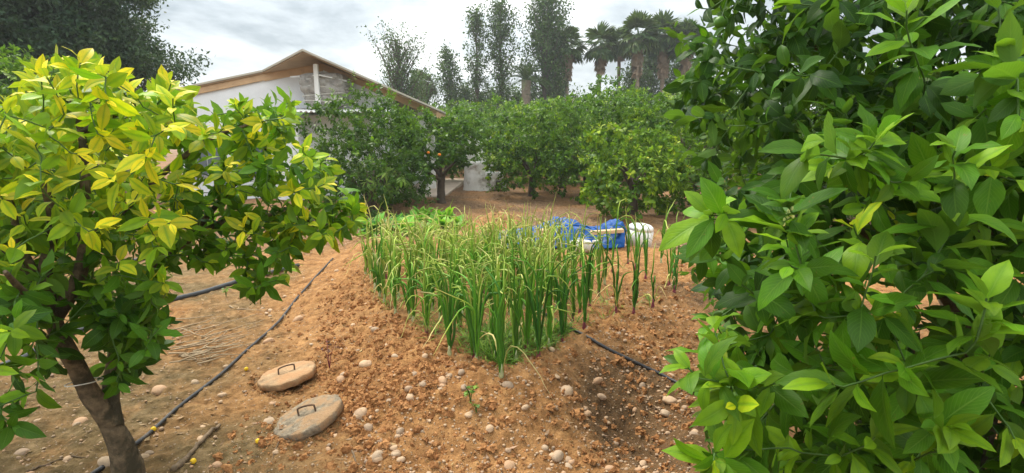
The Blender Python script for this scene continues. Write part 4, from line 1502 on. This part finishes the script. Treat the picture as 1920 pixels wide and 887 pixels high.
# sack
sc_ = W(1088, 462, 6.35)
V, F = ICO3
s = np.sign(V) * np.abs(V) ** .75 * np.array([.15, .12, .085])
s = s * (1 + .10 * fbm(V[:, 0] * 2.5, V[:, 1] * 2.5, V[:, 2] * 2.5, 3))[:, None]
mb = MB(); mb.add(s, F)
so = mb.build('sack', M['sack'], None, (sc_[0], sc_[1], float(gz(sc_[0], sc_[1])) + .075))
tag(so, 'white woven sack slumped on the soil between the onions and the blue tarpaulin', 'sack')
mb = MB(); tube(mb, np.array([[.17, 0, .03], [.21, .01, .05], [.25, .02, .055]]), [.05, .025, .045], 12); mb.build('tied_neck', M['sack'], so)

# ================================================================ pipes


def pipe(pts, r, name, mt, label, cat, lift=.6, ext=None, m=14):
    P = [GP(*p) for p in pts]
    if ext is not None: P = [np.array([*e_, float(gz(*e_))]) for e_ in ext[0]] + P + [np.array([*e_, float(gz(*e_))]) for e_ in ext[1]]
    P = smooth_path(P, m)
    base_ = gbase(P[:, 0], P[:, 1])
    z = gz(P[:, 0], P[:, 1])
    kz = np.ones(9) / 9
    zp = np.pad(np.maximum(z, base_), 4, mode='edge')
    zs = np.convolve(zp, kz, 'valid')
    P[:, 2] = zs + r * lift
    mb = MB(); tube(mb, P, r, 12)
    o = mb.build(name, M[mt])
    return tag(o, label, cat)


pipe([(150, 905), (258, 834), (330, 768), (430, 690), (500, 622), (548, 570), (580, 535), (624, 487)], .011, 'irrigation_hose', 'pipe', 'thin black irrigation hose running along the foot of the slope past the trunk', 'hose')
pipe([(-300, 800), (-60, 720), (30, 680), (110, 640), (200, 610), (290, 577), (360, 555), (432, 535), (480, 520), (560, 500)], .023, 'irrigation_pipe', 'greypipe', 'thick dusty grey pipe lying on the path behind the yellow-tipped tree', 'pipe', 0.8)
pipe([(250, 492), (330, 476), (400, 473), (480, 468)], .024, 'irrigation_pipe', 'greypipe', 'farther grey pipe on the pale path, seen through the yellow-tipped leaves', 'pipe', 0.8)
pipe([(960, 565), (1020, 590), (1060, 613), (1110, 640), (1170, 670), (1238, 703), (1330, 748)], .0105, 'irrigation_hose', 'pipe', 'black irrigation hose coming out of the onions towards the big dark citrus', 'hose')

# ================================================================ two concrete lids


def lid(px, py, r, t, nrm_, mt, rzh, label):
    q = GP(px, py)
    q[2] = float(gbase(q[0], q[1])) + .034
    k = 64
    a = np.arange(k) * 2 * PI / k
    wob = 1 + .018 * fbm(np.cos(a) * 3 + px, np.sin(a) * 3, 0, 3) - .03 * (vnoise(np.cos(a) * 9 + px, np.sin(a) * 9, 3.0) > .55)
    rings = [(0, t * .5 + .002), (r * .35, t * .5 + .002), (r * .7, t * .5 + .001), (r * .95, t * .5), (r * .985, t * .5 - .004), (r, t * .5 - .012), (r * .995, -t * .5), (r * .9, -t * .55), (0, -t * .55)]
    V = np.concatenate([np.column_stack([rr_ * wob * np.cos(a), rr_ * wob * np.sin(a), np.full(k, z)]) for rr_, z in rings])
    V[:, 2] += .004 * fbm(V[:, 0] * 25, V[:, 1] * 25, 0, 3)
    i = np.arange(len(rings) - 1)[:, None] * k; j = np.arange(k)[None]
    mb = MB(); mb.add(V, np.stack([i + j, i + (j + 1) % k, i + k + (j + 1) % k, i + k + j], -1).reshape(-1, 4)[:, ::-1])
    o = mb.build('manhole_lid', M[mt], None, q)
    n = Vector(nrm_).normalized()
    o.rotation_euler = Vector((0, 0, 1)).rotation_difference(n).to_euler()
    tag(o, label, 'lid', 'concrete manhole lids')
    mb = MB()
    w = r * .27
    c, s = math.cos(rzh), math.sin(rzh)
    hp = smooth_path([(-w, 0, -.01), (-w, 0, .025), (-w * .85, 0, .036), (0, 0, .040), (w * .85, 0, .036), (w, 0, .025), (w, 0, -.01)], 6)
    hp = np.column_stack([hp[:, 0] * c - hp[:, 1] * s, hp[:, 0] * s + hp[:, 1] * c + hp[:, 2] * .35, hp[:, 2] + t * .5])
    tube(mb, hp, .005, 8)
    mb.build('handle', M['rust'], o)
    return o


lid(540, 716, .178, .042, (-.17, -.03, 1), 'concrete_tan', .42, 'soil-stained concrete lid with a raised iron handle, the upper of two on the slope')
lid(580, 795, .182, .044, (-.30, -.10, 1), 'concrete', -.05, 'greyish weathered concrete lid with a flat iron handle, the lower of two on the slope')

# ================================================================ dry twigs, branch, fallen fruit, film
rr = np.random.default_rng(19)
for k in range(34):
    q = GP(rr.normal(398, 32), rr.normal(648, 22))
    L = rr.uniform(.18, .55); a = rr.normal(.75, .55)
    d = np.array([math.cos(a), math.sin(a), 0])
    s = np.linspace(-.5, .5, 7)
    P = q + s[:, None] * L * d + np.cumsum(rr.normal(0, .010, (7, 3)), 0) * [1, 1, .5]
    P[:, 2] = np.maximum(gz(P[:, 0], P[:, 1]) + .006, P[:, 2] + rr.uniform(.005, .045))
    mb = MB(); tube(mb, P - q, np.linspace(rr.uniform(.004, .0075), .002, 7), 5)
    tag(mb.build('dry_twig', M['twig'], None, q), 'thin dry twig in the heap of twigs left of the black hose', 'twig', 'dry twigs heaped on the path')


def branch(pts, r, label):
    P = smooth_path([GP(*p) for p in pts], 8)
    P[:, 2] = gz(P[:, 0], P[:, 1]) + r * .6
    q = P[0].copy()
    mb = MB(); tube(mb, P - q, np.linspace(r, r * .5, len(P)), 8, bump=.2, bscale=20)
    tag(mb.build('dry_branch', M['stick'], None, q), label, 'branch')


branch([(325, 885), (360, 850), (412, 800)], .016, 'thick dry stick on the path below the two concrete lids')
branch([(660, 845), (668, 872)], .005, 'short dark stick poking out of the soil right of the lower lid')
branch([(545, 780), (500, 887)], .004, 'thin dry stem lying under the lower concrete lid')
branch([(50, 884), (110, 862), (160, 858)], .005, 'pale dry stalk lying in the lower left corner of the path')
for (px, py, r, lab) in [(288, 808, .014, 'small orange-yellow fallen fruit next to the black hose'), (462, 694, .013, 'small yellow fallen fruit on the path by the twig heap'), (484, 830, .013, 'small yellow fallen fruit left of the lower concrete lid'), (363, 868, .014, 'greenish yellow fallen fruit beside the thick dry stick')]:
    q = GP(px, py)
    o = fruit('fallen_fruit', M['lime'], q + [0, 0, r * .7], r, None)
    o.rotation_euler = (1.2, .3, rr.uniform(0, 6))
    tag(o, lab, 'fruit', 'yellow fruit fallen on the ground')

# soil banked up against the lids
rr = np.random.default_rng(23)
pts = []
for px, py in ((540, 716), (580, 795)):
    c = GP(px, py)
    for k in range(150):
        a = rr.uniform(0, 6.28); d_ = .18 + abs(rr.normal(0, .03))
        pts.append((c[0] + d_ * math.cos(a), c[1] + d_ * math.sin(a)))
pts = on_ground(np.array(pts))
scatter_ico('loose_soil', M['clod'], pts, .003 + .013 * rr.random(len(pts)) ** 2.5, ICO2, [(1, 1, 1), (0.85, 0.82, 0.8), (1.12, 1.1, 1.1)], .75, .75, .05, 'stuff', 1.9, False)
# ================================================================ distant trees
def bulk_leaves(mb, C, sig, n, L, w, t0, t1, rr, droop=0.0):
    """n leaves around each of the clump centres C"""
    m = len(C)
    P = np.repeat(C, n, 0) + rr.normal(0, 1, (m * n, 3)) * sig
    d = nrm(rr.normal(size=P.shape) + [0, 0, -droop])
    nn = nrm(rr.normal(size=P.shape) + [0, 0, .6])
    k = len(P)
    tint = np.repeat(rr.uniform(t0, t1, m), n) + rr.normal(0, .12, k)
    A = np.column_stack([P, d, nn, L * rr.uniform(.6, 1.3, k), w * rr.uniform(.7, 1.3, k), rr.uniform(0, .8, k), rr.uniform(.1, .5, k), np.clip(tint, 0, 1), rr.random(k), np.zeros(k), np.zeros(k)])
    l = Leaves(); l.bulk(A); l.put(mb, 'far')


def tall_tree(loc, H, Wd, seed, nb, clump, per, L, bare, ang, label, group, mt='tall', sparse=.5):
    rr = np.random.default_rng(seed)
    root = empty('tall_tree', loc, rr.uniform(0, 6.28), label, 'tree', group)
    wood, lf = MB(), MB()
    tz = np.linspace(-.3, H * .97, 14)
    bend = np.cumsum(rr.normal(0, .05, (14, 2)), 0)
    TP = np.column_stack([bend, tz])
    tube(wood, TP, np.linspace(.020 * H + .02, .02, 14), 7)
    C = []
    for k in range(nb):
        f = bare + (1 - bare) * rr.random() ** .9
        z = f * H
        a = rr.uniform(0, 6.28)
        prof = math.sin(PI * min(1, (f - bare) / (1 - bare) * .85 + .15)) ** .6
        l = Wd * .5 * prof * rr.uniform(.5, 1.15) / math.sin(ang)
        p0 = np.array([np.interp(z, tz, TP[:, 0]), np.interp(z, tz, TP[:, 1]), z])
        e = ang * rr.uniform(.7, 1.2)
        d = np.array([math.cos(a) * math.sin(e), math.sin(a) * math.sin(e), math.cos(e)])
        s = np.linspace(0, 1, 5)[:, None]
        Q = p0 + d * l * s + np.array([0, 0, .12 * l]) * s ** 2
        tube(wood, Q, np.linspace(.02 + .01 * l, .006, 5), 3, cap=False)
        for t in np.linspace(.3, 1.0, max(2, int(l / .35))):
            if rr.random() < sparse:
                C.append(p0 + d * l * t + [0, 0, .12 * l * t * t] + rr.normal(0, .12, 3))
    C = np.array(C)
    bulk_leaves(lf, C, np.array([clump, clump, clump * 1.3]) * .8, max(6, int(per * .62)), L, L * .55, 0, 1, rr, .3)
    wood.build('trunk', M['darkbark'], root)
    lf.build('crown', M[mt], root)
    return root


def at(px, Y):
    x = W(px, 270, Y)[0]
    return np.array([x, Y, float(gz(x, Y))])


def top(py, Y): return W(960, py, Y)[2]


tg = 'tall slender trees behind the orchard'
tall_tree(at(897, 47), top(25, 47), 2.6, 1, 80, .24, 26, .24, .22, .50, 'tall slender open-crowned tree, left one of the close pair behind the orchard', tg)
tall_tree(at(943, 47.5), top(12, 47.5), 3.1, 2, 105, .26, 28, .24, .20, .52, 'tall slender tree, right one of the close pair behind the orchard', tg)
tall_tree(at(1018, 46), top(-14, 46), 3.6, 3, 150, .27, 30, .25, .12, .5, 'tallest and densest slender tree, rising beyond the top of the view', tg)
tall_tree(at(1040, 47), top(15, 47), 2.6, 13, 100, .27, 28, .25, .15, .5, 'slightly shorter slender tree leaning against the tallest one', tg)
tall_tree(at(843, 48), top(105, 48), 2.6, 4, 85, .25, 28, .25, .15, .5, 'shorter dark slender tree left of the close pair', tg)
tall_tree(at(870, 50), top(165, 50), 2.6, 14, 70, .25, 28, .25, .10, .6, 'low bushy tree at the foot of the left slender tree', tg)
tall_tree(at(755, 40), top(82, 40), 4.2, 5, 120, .20, 9, .18, .25, .62, 'wispy thin-leaved tree rising behind the right slope of the house roof', tg, sparse=.8)
tall_tree(at(772, 42), top(150, 42), 3.0, 15, 80, .25, 22, .22, .15, .6, 'dark bushy tree under the wispy tree behind the house', tg)
tall_tree(at(812, 45), top(150, 45), 2.2, 6, 50, .2, 9, .2, .2, .5, 'thin sparse tree between the house roof and the slender trees', tg, sparse=.7)
for i, (px, py, w) in enumerate([(915, 185, 4), (975, 180, 4.0), (1040, 160, 4), (1185, 135, 3.5), (1215, 110, 4), (1262, 125, 5), (1305, 130, 5)]):
    tall_tree(at(px, 51 + i % 3), top(py, 51), w, 30 + i, 110, .32, 24, .27, .12, .75, 'bushy dark tree filling the gap between the taller trees and palms', 'bushy trees behind the palms')


# ---------------------------------------------------------------- fan palms
def fan(mb, p, d, n, r, nseg, rr, spreadang=2.2, droop=.6, tint=.3):
    d = nrm(d); n = nrm(n - d * (n @ d)); s = np.cross(n, d)
    A = []
    for a in np.linspace(-spreadang / 2, spreadang / 2, nseg):
        v = d * math.cos(a) + s * math.sin(a)
        A.append((*(p), *v, *(n + rr.normal(0, .12, 3)), r * rr.uniform(.8, 1.05), r * .15, droop * rr.uniform(.6, 1.5), .3, tint + rr.normal(0, .08), rr.random(), 0, 0))
    l = Leaves(); l.bulk(A); l.put(mb, 'mid')


def fan_palm(seed, H, cr, nf, skirt, label, group, loc):
    rr = np.random.default_rng(seed)
    root = empty('fan_palm', loc, rr.uniform(0, 6.28), label, 'palm', group)
    mb = MB()
    zz = np.linspace(-.3, H - cr * .6, 20)
    b = np.cumsum(rr.normal(0, .025, (20, 2)), 0)
    TP = np.column_stack([b, zz])
    tube(mb, TP, np.linspace(.20, .13, 20) + .02 * np.sin(zz * 9), 10, bump=.06, bscale=4)
    mb.build('trunk', M['palmbark'], root)
    c = TP[-1]
    mb = MB(); ms = MB()
    for k in range(nf):
        a = k * 2.4 + rr.normal(0, .2)
        e = rad(rr.uniform(-35, 85))
        d = np.array([math.cos(a) * math.cos(e), math.sin(a) * math.cos(e), math.sin(e)])
        l = cr * rr.uniform(.42, .58)
        p = c + d * l - [0, 0, .10 * l * math.cos(e)]
        tube(ms, np.array([c, (c + p) / 2 + [0, 0, .03], p]), [.03, .02, .015], 4, cap=False)
        fan(mb, p, d + [0, 0, -.25 * math.cos(e)], UP * .8 - d * .2 + rr.normal(0, .15, 3), cr * .66, 19, rr, 3.3, .7, rr.uniform(.1, .55))
    mb.build('crown', M['palm'], root)
    ms.build('leaf_stalks', M['greenstem'], root)
    if skirt:
        mb = MB()
        for k in range(int(skirt * 26)):
            a = rr.uniform(0, 6.28)
            z = c[2] - rr.random() ** 1.2 * skirt * .75
            rr_ = .34 * (1 - .8 * (c[2] - z) / skirt)
            p = np.array([c[0] + math.cos(a) * rr_, c[1] + math.sin(a) * rr_, z])
            d = np.array([math.cos(a) * .16, math.sin(a) * .16, -1.0])
            fan(mb, p, d, np.array([math.cos(a), math.sin(a), .2]), rr.uniform(.6, 1.0), 9, rr, 1.0, -.15, rr.uniform(.6, 1))
        mb.build('dead_skirt', M['deadpalm'], root)
    return root


pg = 'fan palms behind the orchard'
for i, (px, py, Y, cr, sk, lab) in enumerate([
    (1064, 64, 47, 1.75, 3.0, 'fan palm with brown skirt standing right against the tallest slender tree'),
    (1121, 62, 47, 1.75, 2.4, 'fan palm with slim trunk and brown skirt, alone against the sky gap'),
    (1155, 66, 50, 1.6, 1.0, 'fan palm with little dead skirt just right of the lone palm'),
    (1192, 42, 46, 1.9, 3.4, 'tall fan palm with heavy straw-coloured skirt in the middle of the right cluster'),
    (1236, 38, 47, 1.9, 4.0, 'tallest fan palm of the right cluster, mostly dead brown fronds'),
    (1277, 54, 46, 1.8, 3.4, 'fan palm partly covered by the leaves of the big dark citrus'),
    (796, 140, 49, 1.4, 2.4, 'small fan palm with brown skirt behind the end of the house roof'),
    (1215, 75, 53, 1.6, 2.0, 'fan palm standing farther back in the right cluster')]):
    fan_palm(60 + i, top(py, Y), cr, 34, sk, lab, pg, at(px, Y))

# feather palm with a thick trunk
rr = np.random.default_rng(91)
loc = at(986, 45); H = top(150, 45)
fp = empty('feather_palm', loc, 0, 'short feather-leaved palm with thick trunk between the slender trees', 'palm')
mb = MB(); zz = np.linspace(-.3, H, 16); tube(mb, np.column_stack([zz * 0, zz * 0, zz]), np.linspace(.28, .40, 16), 12, bump=.12, bscale=4); mb.build('trunk', M['palmbark'], fp)
mb, ms = MB(), MB()
for k in range(38):
    a = k * 2.4; e = rad(rr.uniform(0, 80)); l = rr.uniform(1.9, 2.6)
    s = np.linspace(0, 1, 12)
    th = e - s * rr.uniform(.9, 1.7)
    st = l / 11
    x = np.concatenate([[0], np.cumsum(np.cos(th[:-1]) * st)]); z = np.concatenate([[0], np.cumsum(np.sin(th[:-1]) * st)])
    Q = np.column_stack([x * math.cos(a), x * math.sin(a), H + z])
    tube(ms, Q, np.linspace(.03, .008, 12), 4, cap=False)
    side = np.array([-math.sin(a), math.cos(a), 0])
    T = nrm(np.gradient(Q, axis=0))
    A = []
    for i in np.linspace(.12, 1, 22):
        p = np.array([np.interp(i, s, Q[:, c]) for c in range(3)]); t = np.array([np.interp(i, s, T[:, c]) for c in range(3)])
        for sg in (-1, 1):
            A.append((*p, *(t * .7 + side * sg + [0, 0, .15]), *(np.cross(side * sg, t) * sg), .45 * math.sin(PI * (.15 + .8 * i)), .05, .5, .2, rr.uniform(.1, .5), rr.random(), 0, 0))
    l_ = Leaves(); l_.bulk(A); l_.put(mb, 'far')
mb.build('crown', M['palm'], fp); ms.build('leaf_stalks', M['greenstem'], fp)


# ---------------------------------------------------------------- big dark broad trees, upper left
def broad_tree(loc, rx, z0, z1, seed, nlimb, nclump, per, L, label):
    rr = np.random.default_rng(seed)
    root = empty('broad_tree', loc, 0, label, 'tree')
    wood, lf = MB(), MB()
    zc = (z0 + z1) / 2; hz = (z1 - z0) / 2
    tube(wood, smooth_path([(0, 0, -.3), (.1, .05, z0 * .5), (0, .1, z0 + .6), (.1, 0, zc)], 5), np.linspace(.32, .14, 16), 9, bump=.08)
    d = rdir_(nclump * 2, rr)
    d = d[d[:, 2] > -.75][:nclump]
    lump = 1 + .28 * fbm(d[:, 0] * 2 + seed, d[:, 1] * 2, d[:, 2] * 2, 3)
    C = d * (lump * rr.uniform(.35, 1.0, len(d)) ** .5)[:, None] * [rx, rx, hz] + [0, 0, zc]
    # leave real holes in the crown
    hole = fbm(C[:, 0] * .55 + seed, C[:, 1] * .55, C[:, 2] * .55, 2)
    C = C[hole > -.30]
    for k in range(nlimb):
        j = rr.integers(len(C))
        e = C[j]
        s_ = np.array([0, .05, z0 * rr.uniform(.7, 1.2)])
        mid_ = (s_ + e) / 2 + rr.normal(0, .35, 3)
        tube(wood, smooth_path([s_, mid_, e], 6), np.linspace(.07, .01, 13), 5, cap=False)
    bulk_leaves(lf, C, np.array([.24, .24, .17]), per, L, L * .45, 0, 1, rr, .2)
    wood.build('trunk', M['darkbark'], root)
    lf.build('crown', M['dark'], root)


def rdir_(k, rr): return nrm(rr.normal(size=(k, 3)))


broad_tree(at(200, 18.5), 2.75, 2.8, 8.0, 71, 40, 560, 110, .145, 'dark broad tree with lacy crown edge against the bright sky, left of the house')
broad_tree(at(20, 16.5), 3.5, 2.0, 9.5, 72, 34, 900, 110, .17, 'darker dense broad tree filling the upper left corner')
broad_tree(at(-260, 18), 3.4, 2.4, 9.0, 73, 30, 420, 50, .17, 'dark broad tree past the left edge of the view')

# ================================================================ haze
mb = MB()
box(mb, (0, 420, 14), (1360, 950, 34))
m, nt, out = mat('haze_air')
N = NT(nt)
pv = N.n('VolumePrincipled', ins={'Color': (0.86, 0.92, 0.96), 'Density': 0.0012, 'Anisotropy': 0.3})
nt.links.new(pv.outputs[0], out.inputs['Volume'])
hz_ = mb.build('haze', m, smooth=False)
tag(hz_, kind='stuff')

# ================================================================ sky, sun
SUN_EL, SUN_AZ = rad(56), rad(-42)       # azimuth measured from +Y towards +X
w = D.worlds.new('World'); SC.world = w; w.use_nodes = True
nt = w.node_tree
for n_ in list(nt.nodes): nt.nodes.remove(n_)
N = NT(nt)
out = N.n('OutputWorld'); bg = N.n('Background')
sky = N.n('TexSky', sky_type='NISHITA', sun_disc=False, sun_elevation=SUN_EL, sun_rotation=SUN_AZ)
tc = N.n('TexCoord').outputs['Generated']
x, y, z = N.sep(tc)
zc = N.math('MAXIMUM', z, 0.0)
den = N.math('ADD', zc, 0.16)
cv = N.n('CombineXYZ')
N.set(cv.inputs[0], N.math('DIVIDE', x, den)); N.set(cv.inputs[1], N.math('DIVIDE', y, den))
n1 = N.noise(cv.outputs[0], 0.62, 6, 0.55, 0.4)
n2 = N.noise(cv.outputs[0], 1.9, 5, 0.6)
cl = N.math('ADD', N.math('MULTIPLY', n1, .75), N.math('MULTIPLY', n2, .25))
cloud = N.ramp(cl, [(0.41, (2.7, 3.1, 3.35)), (0.50, (5.9, 6.3, 6.45)), (0.59, (12.0, 12.0, 11.8))])
grad = N.math('ADD', 0.66, N.math('MULTIPLY', zc, 1.5))
gc = N.n('CombineColor')
for i in range(3): N.set(gc.inputs[i], grad)
cloud = N.mix(1.0, cloud, gc.outputs[0], 'MULTIPLY')
# brighter, thinner cloud near the horizon
hor = N.rng(z, 0.0, 0.22, 1.0, 0.0)
cloud = N.mix(N.math('MULTIPLY', hor, .25), cloud, (11.0, 11.0, 10.7))
colr = N.mix(0.90, sky.outputs[0], cloud)
N.set(bg.inputs[0], colr); bg.inputs[1].default_value = 0.10
nt.links.new(bg.outputs[0], out.inputs[0])
sd = D.lights.new('sun', 'SUN'); sd.energy = 2.6; sd.angle = rad(24); sd.color = (1.0, .93, .80)
so_ = D.objects.new('sun', sd); COL.objects.link(so_)
dv = Vector((math.cos(SUN_EL) * math.sin(SUN_AZ), math.cos(SUN_EL) * math.cos(SUN_AZ), math.sin(SUN_EL)))
so_.rotation_euler = dv.to_track_quat('Z', 'Y').to_euler()
so_.location = dv * 30
vs = SC.view_settings
vs.view_transform = 'Standard'; vs.look = 'None'; vs.exposure = 0.88; vs.gamma = 1.0; vs.use_curve_mapping = False
SC.render.engine = 'CYCLES'
SC.cycles.max_bounces = 8; SC.cycles.diffuse_bounces = 4; SC.cycles.transmission_bounces = 4; SC.cycles.transparent_max_bounces = 4
SC.cycles.use_denoising = True
SC.cycles.caustics_reflective = False; SC.cycles.caustics_refractive = False
